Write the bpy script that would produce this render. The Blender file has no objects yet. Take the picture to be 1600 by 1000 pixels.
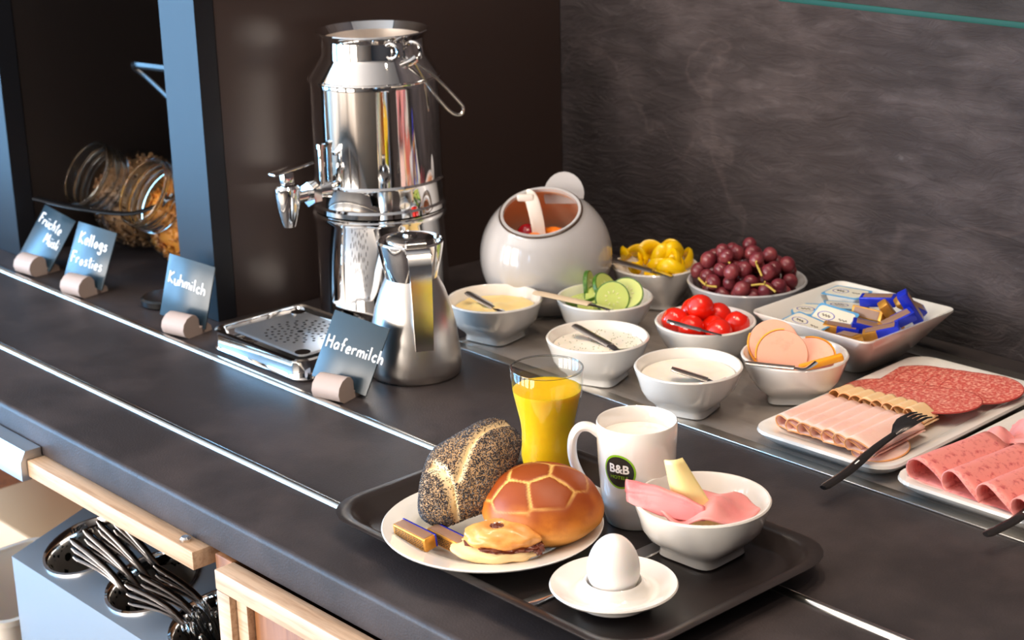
import bpy, bmesh, math, random
from math import sin, cos, pi, radians, sqrt
from mathutils import Vector, Matrix, Quaternion
from mathutils.noise import noise as pnoise
random.seed(7)
SC = bpy.context.scene
COL = SC.collection
# World: z = 0 is the counter top, y = 0 its front edge, x runs along the counter, metres.
# ------------------------------------------------------------------ camera
FX = 2793.3
cam_d = bpy.data.cameras.new('camera'); cam = bpy.data.objects.new('camera', cam_d); COL.objects.link(cam)
yaw, pitch, roll = radians(-48.017), radians(18.193), radians(1.517)
fwd = Vector((sin(yaw)*cos(pitch), cos(yaw)*cos(pitch), -sin(pitch)))
rgt = Vector((cos(yaw), -sin(yaw), 0)); dwn = fwd.cross(rgt)
r2 = rgt*cos(roll)+dwn*sin(roll); d2 = dwn*cos(roll)-rgt*sin(roll)
cam.matrix_world = Matrix(((r2.x, -d2.x, -fwd.x, 1.3), (r2.y, -d2.y, -fwd.y, -.89), (r2.z, -d2.z, -fwd.z, .75), (0, 0, 0, 1)))
cam_d.sensor_width = 36; cam_d.lens = 36*FX/1600; cam_d.clip_start = .05
cam_d.dof.use_dof = True; cam_d.dof.focus_distance = 1.80; cam_d.dof.aperture_fstop = 9
SC.camera = cam
# ------------------------------------------------------------------ world and light
W = bpy.data.worlds.new('world'); SC.world = W; W.use_nodes = True
W.node_tree.nodes['Background'].inputs[0].default_value = (.62, .78, 1, 1)
W.node_tree.nodes['Background'].inputs[1].default_value = .6
def area(name, loc, direction, sx, sy, power, color):
    l = bpy.data.lights.new(name, 'AREA'); l.shape = 'RECTANGLE'; l.size = sx; l.size_y = sy; l.energy = power; l.color = color
    o = bpy.data.objects.new(name, l); COL.objects.link(o); o.location = loc
    o.rotation_euler = Vector(direction).to_track_quat('-Z', 'Y').to_euler(); return o
BLUE = (.22, .57, 1.0); CREAM = (1, .90, .80)
LEFT_WIN = [(-2.75, 1.0), (-1.35, 1.0)]            # (y centre, width) on the left wall
FRONT_WIN = [(-2.3, .9), (-1.1, .9), (.1, .9)]      # (x centre, width) on the wall opposite the counter
for i, (y, w) in enumerate(LEFT_WIN):
    area('daylight_left', (-3.44, y, .35), (1, 0, 0), w, 2.2, 95, BLUE)
for i, (x, w) in enumerate(FRONT_WIN):
    area('daylight_front', (x, -3.44, .35), (0, 1, 0), w, 2.2, 66, CREAM)
LAMPS = [(-.55, .25), (.1, .45), (.62, .45), (1.15, .3), (.35, .05)]
SC.view_settings.view_transform = 'Standard'; SC.view_settings.look = 'None'
SC.view_settings.exposure = .68; SC.view_settings.gamma = 1.0; SC.view_settings.use_curve_mapping = False
SC.cycles.use_denoising = True; SC.cycles.max_bounces = 8; SC.cycles.transparent_max_bounces = 16
SC.cycles.caustics_reflective = False; SC.cycles.caustics_refractive = False; SC.cycles.sample_clamp_indirect = 4
# ------------------------------------------------------------------ materials
MATS = {}
def srgb(r, g, b):
    f = lambda c: (c/255/12.92 if c/255 <= .04045 else ((c/255+.055)/1.055)**2.4)
    return (f(r), f(g), f(b), 1)
def mat(name, col, rough=.5, metal=0, noise=None, bump=None, coat=0, sss=0, attr=None, spec=.5, ior=None, aniso=0, sub_rad=None):
    """noise = (scale, colour2, amount_low, amount_high[, stretch]); bump = (scale, strength, distance)"""
    m = bpy.data.materials.new(name); m.use_nodes = True; nt = m.node_tree; N = nt.nodes; L = nt.links
    b = N['Principled BSDF']; b.inputs['Base Color'].default_value = col if len(col) == 4 else (*col, 1)
    b.inputs['Roughness'].default_value = rough; b.inputs['Metallic'].default_value = metal
    b.inputs['Coat Weight'].default_value = coat; b.inputs['Coat Roughness'].default_value = .08
    b.inputs['Specular IOR Level'].default_value = spec
    if aniso: b.inputs['Anisotropic'].default_value = aniso
    if sss:
        b.inputs['Subsurface Weight'].default_value = sss; b.inputs['Subsurface Radius'].default_value = sub_rad or (1, .5, .25); b.inputs['Subsurface Scale'].default_value = .006
    tc = N.new('ShaderNodeTexCoord')
    src = None
    if attr:
        a = N.new('ShaderNodeAttribute'); a.attribute_name = attr; src = a.outputs['Color']; L.new(src, b.inputs['Base Color'])
    if noise:
        n = N.new('ShaderNodeTexNoise'); n.inputs['Scale'].default_value = noise[0]; n.inputs['Detail'].default_value = 6; n.inputs['Roughness'].default_value = .62
        if len(noise) > 4:
            mp = N.new('ShaderNodeMapping'); mp.inputs['Scale'].default_value = noise[4]; L.new(tc.outputs['Object'], mp.inputs[0]); L.new(mp.outputs[0], n.inputs['Vector'])
        else: L.new(tc.outputs['Object'], n.inputs['Vector'])
        r = N.new('ShaderNodeMapRange'); r.inputs[1].default_value = noise[2]; r.inputs[2].default_value = noise[3]; L.new(n.outputs[0], r.inputs[0])
        mx = N.new('ShaderNodeMix'); mx.data_type = 'RGBA'; L.new(r.outputs[0], mx.inputs[0])
        mx.inputs[6].default_value = b.inputs['Base Color'].default_value; mx.inputs[7].default_value = noise[1]
        if src: L.new(src, mx.inputs[6])
        L.new(mx.outputs[2], b.inputs['Base Color'])
    if bump:
        n = N.new('ShaderNodeTexNoise'); n.inputs['Scale'].default_value = bump[0]; n.inputs['Detail'].default_value = 5
        if len(bump) > 3:
            mp = N.new('ShaderNodeMapping'); mp.inputs['Scale'].default_value = bump[3]; L.new(tc.outputs['Object'], mp.inputs[0]); L.new(mp.outputs[0], n.inputs['Vector'])
        else: L.new(tc.outputs['Object'], n.inputs['Vector'])
        bp = N.new('ShaderNodeBump'); bp.inputs['Strength'].default_value = bump[1]; bp.inputs['Distance'].default_value = bump[2]
        L.new(n.outputs[0], bp.inputs['Height']); L.new(bp.outputs[0], b.inputs['Normal'])
    MATS[name] = m; return m
def clear_mat(name, tint, edge=.9, rough=.02):
    m = bpy.data.materials.new(name); m.use_nodes = True; nt = m.node_tree; N = nt.nodes; L = nt.links
    for n in list(N):
        if n.type == 'BSDF_PRINCIPLED': N.remove(n)
    t = N.new('ShaderNodeBsdfTransparent'); t.inputs[0].default_value = tint
    g = N.new('ShaderNodeBsdfGlossy'); g.inputs['Roughness'].default_value = rough; g.inputs[0].default_value = (edge, edge, edge, 1)
    fr = N.new('ShaderNodeFresnel'); fr.inputs[0].default_value = 1.5
    mx = N.new('ShaderNodeMixShader'); ge = N.new('ShaderNodeNewGeometry'); iv = N.new('ShaderNodeMath'); iv.operation = 'SUBTRACT'; iv.inputs[0].default_value = 1; L.new(ge.outputs['Backfacing'], iv.inputs[1])
    mu = N.new('ShaderNodeMath'); mu.operation = 'MULTIPLY'; L.new(fr.outputs[0], mu.inputs[0]); L.new(iv.outputs[0], mu.inputs[1]); L.new(mu.outputs[0], mx.inputs[0]); L.new(t.outputs[0], mx.inputs[1]); L.new(g.outputs[0], mx.inputs[2])
    L.new(mx.outputs[0], N['Material Output'].inputs[0]); MATS[name] = m; return m
def emit_mat(name, col, s):
    m = bpy.data.materials.new(name); m.use_nodes = True; b = m.node_tree.nodes['Principled BSDF']
    b.inputs['Emission Color'].default_value = col; b.inputs['Emission Strength'].default_value = s; MATS[name] = m; return m
mat('laminate', srgb(49, 44, 45), .44, noise=(7, srgb(72, 64, 64), .42, .72), bump=(420, .4, .0007), spec=.28)
mat('steel', (.72, .70, .68), .07, 1)
mat('chrome', (.80, .78, .76), .035, 1)
mat('brushed', (.72, .68, .64), .30, 1, aniso=.6, bump=(60, .05, .0004, (1, 1, 14)))
mat('rail_steel', (.72, .69, .64), .2, 1)
mat('plate_steel', (.58, .52, .47), .38, .75, noise=(5, (.38, .33, .29, 1), .45, .7, (1, 4, 1)), bump=(7, .08, .002, (1, 4, 1)))
mat('strip_steel', (.72, .68, .62), .3, 1)
mat('box_steel', (.50, .52, .55), .42, 1, bump=(200, .03, .0005))
mat('dark_steel', (.36, .34, .33), .16, 1)
mat('slate', srgb(60, 53, 55), .5, noise=(9, srgb(92, 83, 85), .45, .8, (1, 1, 1.6)), spec=.4)
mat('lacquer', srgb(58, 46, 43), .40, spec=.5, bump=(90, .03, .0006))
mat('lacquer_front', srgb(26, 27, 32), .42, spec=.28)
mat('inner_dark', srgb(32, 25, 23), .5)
mat('porcelain', srgb(236, 232, 226), .10, coat=.5)
mat('grey_porcelain', srgb(196, 195, 198), .10, coat=.6)
mat('pot_inside', srgb(240, 214, 188), .25)
mat('brown_rim', srgb(70, 52, 40), .3)
mat('oak', srgb(198, 168, 140), .5, noise=(30, srgb(160, 126, 98), .45, .75, (.4, 6, 6)))
mat('brown_wood', srgb(150, 100, 62), .5, noise=(18, srgb(110, 68, 38), .4, .75, (5, 5, .4)))
mat('tray_plastic', srgb(40, 34, 33), .30, bump=(500, .15, .0004))
mat('card', srgb(44, 62, 74), .26, spec=.5)
mat('card_edge', srgb(120, 140, 150), .4)
mat('chalk', srgb(245, 248, 250), .7)
mat('holder', srgb(182, 164, 156), .6, bump=(300, .1, .0005))
mat('black_plastic', srgb(16, 15, 16), .25)
mat('custard', srgb(250, 220, 150), .5, sss=.3, bump=(90, .25, .002))
mat('cream', srgb(250, 240, 224), .42, sss=.25, bump=(70, .25, .0015))
mat('cucumber_peel', srgb(58, 104, 28), .35, noise=(60, srgb(120, 160, 60), .5, .75))
mat('cucumber_flesh', srgb(198, 212, 118), .35, sss=.3)
mat('cucumber_seed', srgb(222, 224, 160), .4)
mat('pepper', srgb(252, 206, 8), .25, sss=.15)
mat('grape', srgb(112, 42, 52), .28, noise=(26, srgb(160, 78, 80), .45, .75), sss=.2, coat=.1)
mat('stem', srgb(190, 164, 70), .6)
mat('tomato', srgb(226, 34, 14), .12, sss=.2, coat=.4)
mat('sausage', srgb(240, 176, 150), .4, noise=(45, srgb(226, 146, 122), .55, .8), sss=.2)
mat('rind', srgb(240, 160, 30), .4)
mat('salami', srgb(206, 88, 78), .38, noise=(260, srgb(240, 170, 148), .46, .62), bump=(150, .1, .001))
mat('salami_edge', srgb(170, 60, 52), .45)
mat('turkey', srgb(250, 204, 190), .4, noise=(40, srgb(244, 182, 166), .5, .8), sss=.2)
mat('turkey_edge', srgb(232, 164, 104), .45)
mat('turkey_cream', srgb(246, 206, 158), .42, sss=.2)
mat('mortadella', srgb(236, 146, 138), .4, noise=(150, srgb(196, 92, 96), .52, .68), sss=.15)
mat('ham', srgb(240, 156, 152), .36, noise=(22, srgb(222, 120, 122), .45, .8), sss=.2)
mat('ham_dark', srgb(232, 138, 140), .36, noise=(40, srgb(208, 100, 108), .5, .75), sss=.2)
mat('cheese', srgb(250, 226, 160), .4, sss=.25)
mat('cheese_yellow', srgb(250, 206, 80), .4, sss=.2)
mat('bun', (1, 1, 1), .46, attr='tint', noise=(34, srgb(140, 62, 18), .5, .85), bump=(60, .35, .0012), spec=.35)
mat('bread', (1, 1, 1), .6, attr='tint', bump=(120, .2, .0008))
mat('seed', srgb(38, 36, 42), .55)
mat('seed_pale', srgb(150, 140, 130), .6)
mat('pastry', srgb(228, 158, 82), .35, noise=(50, srgb(196, 112, 46), .5, .75), bump=(70, .15, .001), coat=.2)
mat('pastry_pale', srgb(244, 208, 150), .5, bump=(60, .15, .001))
mat('nougat', srgb(104, 46, 26), .25, bump=(150, .4, .002), coat=.3)
mat('sugar', srgb(250, 248, 244), .6)
mat('egg', srgb(246, 240, 236), .32, sss=.25)
mat('juice', srgb(255, 196, 20), .3, sss=.8, sub_rad=(1.5, 1.0, .15))
mat('juice_top', srgb(255, 196, 30), .2)
mat('foam', srgb(246, 232, 222), .7, noise=(60, srgb(232, 206, 180), .55, .8))
mat('logo_dark', srgb(40, 42, 38), .3); mat('logo_green', srgb(138, 190, 40), .3); mat('white_print', srgb(245, 245, 240), .4)
mat('gold', srgb(222, 160, 70), .3, .55, noise=(40, srgb(180, 116, 40), .4, .8)); mat('foil_blue', srgb(28, 48, 190), .25, .2)
mat('choc_label', srgb(150, 116, 96), .4); mat('print_dark', srgb(50, 38, 40), .5)
mat('pack_white', srgb(240, 238, 232), .3); mat('pack_blue', srgb(90, 160, 210), .35); mat('pack_lid', srgb(232, 226, 208), .3)
mat('flake', srgb(214, 142, 52), .5, noise=(30, srgb(180, 100, 30), .4, .8)); mat('muesli', srgb(128, 92, 58), .6, noise=(60, srgb(70, 46, 30), .45, .7))
mat('red_fruit', srgb(150, 14, 34), .15, coat=.4); mat('orange_fruit', srgb(252, 140, 40), .3, sss=.2)
mat('bin_plastic', srgb(214, 208, 200), .4, sss=.3); mat('cardboard', srgb(196, 166, 132), .7)
mat('floor', srgb(120, 110, 100), .5); mat('wall_paint', srgb(222, 206, 188), .8); mat('wall_dark', srgb(70, 60, 56), .7)
mat('ceiling', srgb(215, 205, 195), .8); mat('frame_dark', srgb(50, 48, 48), .5)
mat('glass_edge', srgb(28, 66, 56), .5, spec=.1)
clear_mat('glass', (.97, .98, .98, 1)); clear_mat('shelf_glass', (.90, .95, .94, 1)); clear_mat('jar_glass', (.93, .95, .95, 1))
def solid_glass(name, tint=(1, 1, 1, 1)):
    m = bpy.data.materials.new(name); m.use_nodes = True; N = m.node_tree.nodes
    g = N.new('ShaderNodeBsdfGlass'); g.inputs['Roughness'].default_value = .02; g.inputs['IOR'].default_value = 1.5; g.inputs[0].default_value = tint
    m.node_tree.links.new(g.outputs[0], N['Material Output'].inputs[0]); MATS[name] = m
solid_glass('thick_glass', (.96, .98, .98, 1))
mat('spreader_steel', (.55, .50, .46), .28, 1)
mat('pale_handle', srgb(224, 200, 168), .4)
mat('cup_steel', (.62, .56, .50), .34, 1)
mat('knife_steel', (.20, .19, .19), .16, 1)
mat('handle_steel', (.85, .83, .80), .16, 1)
mat('inner_steel', (.85, .78, .72), .42, 1)
emit_mat('lamp_glow', (1, .80, .58, 1), 14)
# slate relief: fine diagonal cleavage and thin pale veins
def slate_nodes():
    m = MATS['slate']; nt = m.node_tree; N = nt.nodes; L = nt.links; b = N['Principled BSDF']
    tc = N.new('ShaderNodeTexCoord'); mp = N.new('ShaderNodeMapping'); mp.inputs['Rotation'].default_value = (0, .7, 0); mp.inputs['Scale'].default_value = (3, 1, 9)
    L.new(tc.outputs['Object'], mp.inputs[0])
    n = N.new('ShaderNodeTexNoise'); n.inputs['Scale'].default_value = 5; n.inputs['Detail'].default_value = 10; n.inputs['Roughness'].default_value = .72; n.inputs['Distortion'].default_value = 1.2
    L.new(mp.outputs[0], n.inputs['Vector'])
    bp = N.new('ShaderNodeBump'); bp.inputs['Strength'].default_value = .75; bp.inputs['Distance'].default_value = .014
    L.new(n.outputs[0], bp.inputs['Height']); L.new(bp.outputs[0], b.inputs['Normal'])
    w = N.new('ShaderNodeTexNoise'); w.inputs['Scale'].default_value = 1.7; w.inputs['Detail'].default_value = 5; w.inputs['Distortion'].default_value = .6; L.new(tc.outputs['Object'], w.inputs['Vector'])
    s = N.new('ShaderNodeMath'); s.operation = 'SUBTRACT'; s.inputs[1].default_value = .5; L.new(w.outputs[0], s.inputs[0])
    a = N.new('ShaderNodeMath'); a.operation = 'ABSOLUTE'; L.new(s.outputs[0], a.inputs[0])
    r = N.new('ShaderNodeMapRange'); r.inputs[1].default_value = 0; r.inputs[2].default_value = .006; r.inputs[3].default_value = .13; r.inputs[4].default_value = 0; L.new(a.outputs[0], r.inputs[0])
    old = b.inputs['Base Color'].links[0].from_socket
    mx = N.new('ShaderNodeMix'); mx.data_type = 'RGBA'; mx.inputs[7].default_value = srgb(140, 124, 122); L.new(r.outputs[0], mx.inputs[0]); L.new(old, mx.inputs[6]); L.new(mx.outputs[2], b.inputs['Base Color'])
slate_nodes()
# ------------------------------------------------------------------ mesh helpers
def ob(name, verts, faces, m, parent=None, smooth=35, loc=None, rot=None, label=None, kind=None):
    me = bpy.data.meshes.new(name); me.from_pydata([tuple(v) for v in verts], [], faces); me.update()
    bm = bmesh.new(); bm.from_mesh(me); bmesh.ops.remove_doubles(bm, verts=bm.verts, dist=1e-6); bmesh.ops.recalc_face_normals(bm, faces=bm.faces); bm.to_mesh(me); bm.free()
    if smooth:
        me.shade_smooth(); me.set_sharp_from_angle(angle=radians(smooth))
    if m: me.materials.append(MATS[m])
    o = bpy.data.objects.new(name, me); COL.objects.link(o)
    if parent: o.parent = parent
    if loc: o.location = loc
    if rot: o.rotation_euler = rot
    if label: o['label'] = label
    if kind: o['kind'] = kind
    return o
def tag(o, label, cat, group=None, kind=None):
    o['label'] = label; o['category'] = cat
    if group: o['group'] = group
    if kind: o['kind'] = kind
    return o
def struct(o): o['kind'] = 'structure'; return o
def thing(name, label, cat, loc=(0, 0, 0), rot=(0, 0, 0), group=None):
    o = bpy.data.objects.new(name, None); COL.objects.link(o); o.empty_display_size = .02
    o.location = loc; o.rotation_euler = rot; return tag(o, label, cat, group)
def dup(o, loc=None, rot=None, label=None, parent=None):
    c = o.copy(); COL.objects.link(c); c.parent = parent
    if loc: c.location = loc
    if rot: c.rotation_euler = rot
    if label: c['label'] = label
    for ch in o.children: dup(ch, parent=c)
    return c
def join(*parts):
    V, F = [], []
    for v, f in parts:
        k = len(V); V += list(v); F += [tuple(i+k for i in q) for q in f]
    return V, F
def xf(part, M): return [M @ Vector(v) for v in part[0]], part[1]
def loft(rings, cap0=True, cap1=True, closed=True):
    n = len(rings[0]); V = [p for r in rings for p in r]; F = []
    for i in range(len(rings)-1):
        for j in range(n if closed else n-1):
            k = (j+1) % n; F.append((i*n+j, i*n+k, (i+1)*n+k, (i+1)*n+j))
    if cap0: F.append(tuple(range(n)))
    if cap1: F.append(tuple((len(rings)-1)*n+j for j in range(n)))
    return V, F
def lathe(prof, n=56, sq=None):
    """prof = [(r, z[, squareness])]; squareness 0 is round, 1 a rounded square."""
    rings = []
    for p in prof:
        r, z = p[0], p[1]; q = p[2] if len(p) > 2 else 0
        ring = []
        for j in range(n):
            a = 2*pi*j/n; k = 1
            if q:
                e = 2+5*q; k = (abs(cos(a))**e+abs(sin(a))**e)**(-1/e)
            ring.append((r*k*cos(a), r*k*sin(a), z))
        rings.append(ring)
    return loft(rings, prof[0][0] < .001, prof[-1][0] < .001)
def rrect(w, d, r, z=0, n=6, cx=0, cy=0):
    P = []
    for sx, sy, a0 in ((1, 1, 0), (-1, 1, pi/2), (-1, -1, pi), (1, -1, 3*pi/2)):
        for i in range(n+1):
            a = a0+pi/2*i/n; P.append((cx+sx*(w/2-r)+r*cos(a), cy+sy*(d/2-r)+r*sin(a), z))
    return P
def box(x0, x1, y0, y1, z0, z1, b=.0015):
    b = min(b, (x1-x0)/2.2, (y1-y0)/2.2, (z1-z0)/2.2); w, d, cx, cy = x1-x0, y1-y0, (x0+x1)/2, (y0+y1)/2
    f = lambda i, z: rrect(w-2*i, d-2*i, max(b*.9-i*.5, .0002), z, 2, cx, cy)
    return loft([f(b, z0), f(b*.3, z0+b*.3), f(0, z0+b), f(0, z1-b), f(b*.3, z1-b*.3), f(b, z1)])
def tube(path, rad, n=10, flat=1.0, up=(0, 0, 1), cap=True):
    path = [Vector(p) for p in path]; R = rad if isinstance(rad, (list, tuple)) else [rad]*len(path); rings = []
    side0 = None
    for i, p in enumerate(path):
        t = (path[min(i+1, len(path)-1)]-path[max(i-1, 0)]).normalized(); u = Vector(up)
        s = t.cross(u)
        if s.length < 1e-3: s = t.cross(Vector((0, 1, 0)))
        s.normalize()
        if side0 is not None and s.dot(side0) < 0: s = -s
        side0 = s; v = s.cross(t)
        rr = R[i]; rx, ry = rr if isinstance(rr, (list, tuple)) else (rr, rr*flat)
        rings.append([p+s*rx*cos(2*pi*j/n)+v*ry*sin(2*pi*j/n) for j in range(n)])
    return loft(rings, cap, cap)
def ring_tube(R, r, n=40, k=8, arc=2*pi):
    V, F = [], []
    for i in range(n):
        a = arc*i/n
        for j in range(k):
            b = 2*pi*j/k; V.append(((R+r*cos(b))*cos(a), (R+r*cos(b))*sin(a), r*sin(b)))
    for i in range(n):
        for j in range(k):
            F.append((i*k+j, ((i+1) % n)*k+j, ((i+1) % n)*k+(j+1) % k, i*k+(j+1) % k))
    return V, F
def smooth_path(P, n=6):
    P = [Vector(p) for p in P]; out = []
    for i in range(len(P)-1):
        p0, p1, p2, p3 = P[max(i-1, 0)], P[i], P[i+1], P[min(i+2, len(P)-1)]
        for k in range(n):
            t = k/n; out.append(.5*((2*p1)+(p2-p0)*t+(2*p0-5*p1+4*p2-p3)*t*t+(3*p1-p0-3*p2+p3)*t**3))
    return out+[P[-1]]
def sheet(fn, nu, nv, th, name, m, parent=None, **kw):
    V = [fn(i/(nu-1), j/(nv-1)) for i in range(nu) for j in range(nv)]
    F = [(i*nv+j, (i+1)*nv+j, (i+1)*nv+j+1, i*nv+j+1) for i in range(nu-1) for j in range(nv-1)]
    o = ob(name, V, F, m, parent, 50, **kw)
    s = o.modifiers.new('thickness', 'SOLIDIFY'); s.thickness = th; s.offset = 0
    return o
def ico(r=1, sub=3):
    bm = bmesh.new(); bmesh.ops.create_icosphere(bm, subdivisions=sub, radius=r)
    V = [v.co.copy() for v in bm.verts]; F = [tuple(v.index for v in f.verts) for f in bm.faces]; bm.free(); return V, F
def prism(poly, y0, y1, axis='y'):
    """polygon of (a, b) pairs; axis 'y': (x, z) polygon swept along y; axis 'x': (y, z) polygon swept along x."""
    f = (lambda a, b, t: (a, t, b)) if axis == 'y' else (lambda a, b, t: (t, a, b))
    return loft([[f(a, b, y0) for a, b in poly], [f(a, b, y1) for a, b in poly]])
def text_part(body, size, bold=0.0):
    c = bpy.data.curves.new('lettering', 'FONT'); c.body = body; c.size = size; c.align_x = 'CENTER'; c.offset = bold; c.resolution_u = 3
    t = bpy.data.objects.new('lettering', c); COL.objects.link(t); bpy.context.view_layer.update()
    me = bpy.data.meshes.new_from_object(t.evaluated_get(bpy.context.evaluated_depsgraph_get()))
    V = [v.co.copy() for v in me.vertices]; F = [tuple(p.vertices) for p in me.polygons]
    bpy.data.objects.remove(t); bpy.data.curves.remove(c); bpy.data.meshes.remove(me); return V, F
# ------------------------------------------------------------------ the room
struct(ob('floor', *box(-3.5, 4, -3.5, 1.06, -.95, -.9), 'floor'))
struct(ob('ceiling', *box(-3.5, 4, -3.5, 1.06, 1.75, 1.8), 'ceiling'))
struct(ob('wall_back', *box(-3.5, 4, .96, 1.06, -.9, 1.75), 'slate'))
struct(ob('wall_left', *box(-3.6, -3.5, -3.5, 1.06, -.9, 1.75), 'wall_paint'))
struct(ob('wall_right', *box(4, 4.1, -3.5, 1.06, -.9, 1.75), 'wall_dark'))
struct(ob('wall_front', *box(-3.5, 4, -3.6, -3.5, -.9, 1.75), 'wall_paint'))
def window(n, cx, cy, w, along):
    fr = []
    h0, h1 = -.78, 1.48
    def bar(a0, a1, z0, z1):
        return box(cx+a0, cx+a1, cy, cy+.09, z0, z1) if along == 'x' else box(cx, cx+.09, cy+a0, cy+a1, z0, z1)
    fr = [bar(-w/2-.07, -w/2, h0-.07, h1+.07), bar(w/2, w/2+.07, h0-.07, h1+.07), bar(-w/2, w/2, h0-.07, h0), bar(-w/2, w/2, h1, h1+.07)]
    r = struct(ob('window_%d' % n, *join(*fr), 'frame_dark'))
    ob('mullion', *bar(-.025, .025, h0, h1), 'frame_dark', r)
n = 1
for y, w in LEFT_WIN: window(n, -3.5, y, w, 'y'); n += 1
for x, w in FRONT_WIN: window(n, x, -3.5, w, 'x'); n += 1
for i, (x, y) in enumerate(LAMPS):
    t = thing('downlight', 'recessed warm ceiling downlight above the buffet counter', 'lamp', (x, y, 1.75), group='ceiling downlights')
    ob('trim_ring', *ring_tube(.058, .008), 'steel', t); ob('diffuser', *lathe([(0, -.004), (.05, -.004), (.05, -.001), (0, -.001)], 24), 'lamp_glow', t)
    l = bpy.data.lights.new('downlight_beam', 'SPOT'); l.energy = 14; l.color = (1, .80, .62); l.spot_size = radians(120); l.spot_blend = .7; l.shadow_soft_size = .06
    lo = bpy.data.objects.new('downlight_beam', l); COL.objects.link(lo); lo.location = (x, y, 1.735)
# ------------------------------------------------------------------ buffet counter
ct = thing('buffet_counter', 'long dark laminate buffet counter with rounded front edge and inlaid steel tray rails', 'counter', (0, 0, -.9))
R0 = .006
front = [(0.0+R0*(1-cos(a)), -R0+R0*sin(a)) for a in [pi/2*i/5 for i in range(6)]]
poly = [(.955, -.04), (.955, 0)]+[(y, z) for y, z in reversed(front)]+[(0, -.04)]
ob('worktop', *xf(prism(poly, -2.4, 2.4, 'x'), Matrix.Translation((0, 0, .9))), 'laminate', ct, 60)
for y in (.101, .271):
    poly = [(y+.0055*cos(pi*i/8), .0042*sin(pi*i/8)) for i in range(9)]
    ob('tray_rail', *xf(prism(poly, -2.39, 2.39, 'x'), Matrix.Translation((0, 0, .9))), 'rail_steel', ct, 60)
# chilled steel plate let into the counter
cp = thing('cooling_plate', 'flat polished steel cooling plate with pale frame under the bowls', 'plate', (.4, .71, 0))
x0, x1, y0, y1 = -.385-.4, .8, .51-.71, .914-.71
ob('sheet', *box(x0+.015, x1-.015, y0+.015, y1-.03, .0002, .0012, .0003), 'plate_steel', cp)
for nm, b in (('front', (x0, x1, y0, y0+.016)), ('back', (x0, x1, y1-.03, y1)), ('side', (x0, x0+.015, y0+.016, y1-.03)), ('side', (x1-.015, x1, y0+.016, y1-.03))):
    ob('edge_strip', *box(*b, .0002, .0022, .0005), 'strip_steel', cp)
# ------------------------------------------------------------------ cereal cabinet on the counter
cb = thing('cereal_cabinet', 'tall dark lacquered shelf cabinet with open cereal bay, standing on the counter', 'cabinet', (-.93, .36, .0006))
def hexa(p, h0, h1): return loft([[(x+.93, y-.36, h0) for x, y in p], [(x+.93, y-.36, h1) for x, y in p]])
HT = .82
ob('front_post', *hexa([(-.765, .357), (-.68, .357), (-.6785, .385), (-.765, .385)], 0, HT), 'lacquer_front', cb)
ob('side_panel', *hexa([(-.76, .3865), (-.6795, .3865), (-.630, .958), (-.76, .958)], 0, HT), 'lacquer', cb)
ob('front_post', *hexa([(-1.30, .325), (-1.178, .325), (-1.177, .355), (-1.30, .355)], 0, HT), 'lacquer_front', cb)
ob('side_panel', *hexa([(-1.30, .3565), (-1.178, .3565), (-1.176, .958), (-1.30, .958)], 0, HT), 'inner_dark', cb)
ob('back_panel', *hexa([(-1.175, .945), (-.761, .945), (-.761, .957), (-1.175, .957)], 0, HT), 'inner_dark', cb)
ob('top_panel', *hexa([(-1.30, .325), (-.68, .357), (-.63, .958), (-1.30, .958)], HT, HT+.03), 'lacquer', cb)
P = smooth_path([(-.76, .478, .30), (-.86, .462, .305), (-.975, .45, .303), (-1.0, .45, .301), (-1.005, .452, .296), (-.985, .46, .283), (-.9, .47, .236), (-.76, .478, .165)], 5)
lp = ob('wall_loop', *tube(P, [(.006, .0025)]*len(P), 10, up=(0, 1, .1)), 'black_plastic')
tag(lp, 'thin black bent metal loop fixed inside the cereal bay above the jars', 'handle')
# ------------------------------------------------------------------ glass wall shelf
gs = thing('glass_shelf', 'clear glass wall shelf with green edge mounted on the slate wall', 'shelf', (.9, .96, .4495))
ob('pane', *box(-.92, 1.1, -.235, -.001, 0, .006, .0008), 'shelf_glass', gs, 0)
ob('front_edge', *box(-.92, 1.1, -.2375, -.2353, -.0002, .0062, .0006), 'glass_edge', gs)
for x in (-.6, .9): ob('bracket', *box(x, x+.03, -.05, -.001, -.012, -.0005), 'steel', gs)
# ------------------------------------------------------------------ under-counter cabinet
uc = thing('base_cabinet', 'oak base cabinet under the counter with open cutlery compartment and framed door', 'cabinet', (0, .2, -.9))
def ub(n, x0, x1, y0, y1, z0, z1, m, par=None): return ob(n, *box(x0, x1, y0-.2, y1-.2, z0+.9, z1+.9), m, par or uc)
ub('back_panel', -2.3, -.15, .36, .38, -.899, -.042, 'brown_wood')
ub('shelf_board', -2.3, -.152, .0, .358, -.44, -.42, 'brown_wood')
ub('side_panel', -.150, -.119, -.004, .38, -.899, -.042, 'brown_wood')
ub('plinth', -2.3, -.152, .02, .04, -.899, -.441, 'brown_wood')
rl = ub('front_beam', -.517, -.166, -.021, .03, -.062, -.041, 'oak')
ob('screw', *xf(lathe([(0, 0), (.006, 0), (.006, .003), (.004, .005), (0, .005)], 20), Matrix.Translation((-.195, -.010-.2, .859))), 'steel', uc)
ob('metal_profile', *xf(prism([(.03, -.066), (-.029, -.066), (-.029, -.043), (-.022, -.03), (-.0015, -.03), (-.0015, -.0405), (.03, -.0405)], -2.3, -.5175, 'x'), Matrix.Translation((0, -.2, .9))), 'box_steel', uc)
dr = ub('door_frame', -.118, 1.9, -.026, -.002, -.064, -.0415, 'oak')
ub('stile', -.118, -.095, -.0255, -.002, -.88, -.0645, 'oak', dr)
ub('inner_stile', -.0945, -.076, -.018, -.002, -.88, -.0645, 'oak', dr)
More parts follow.
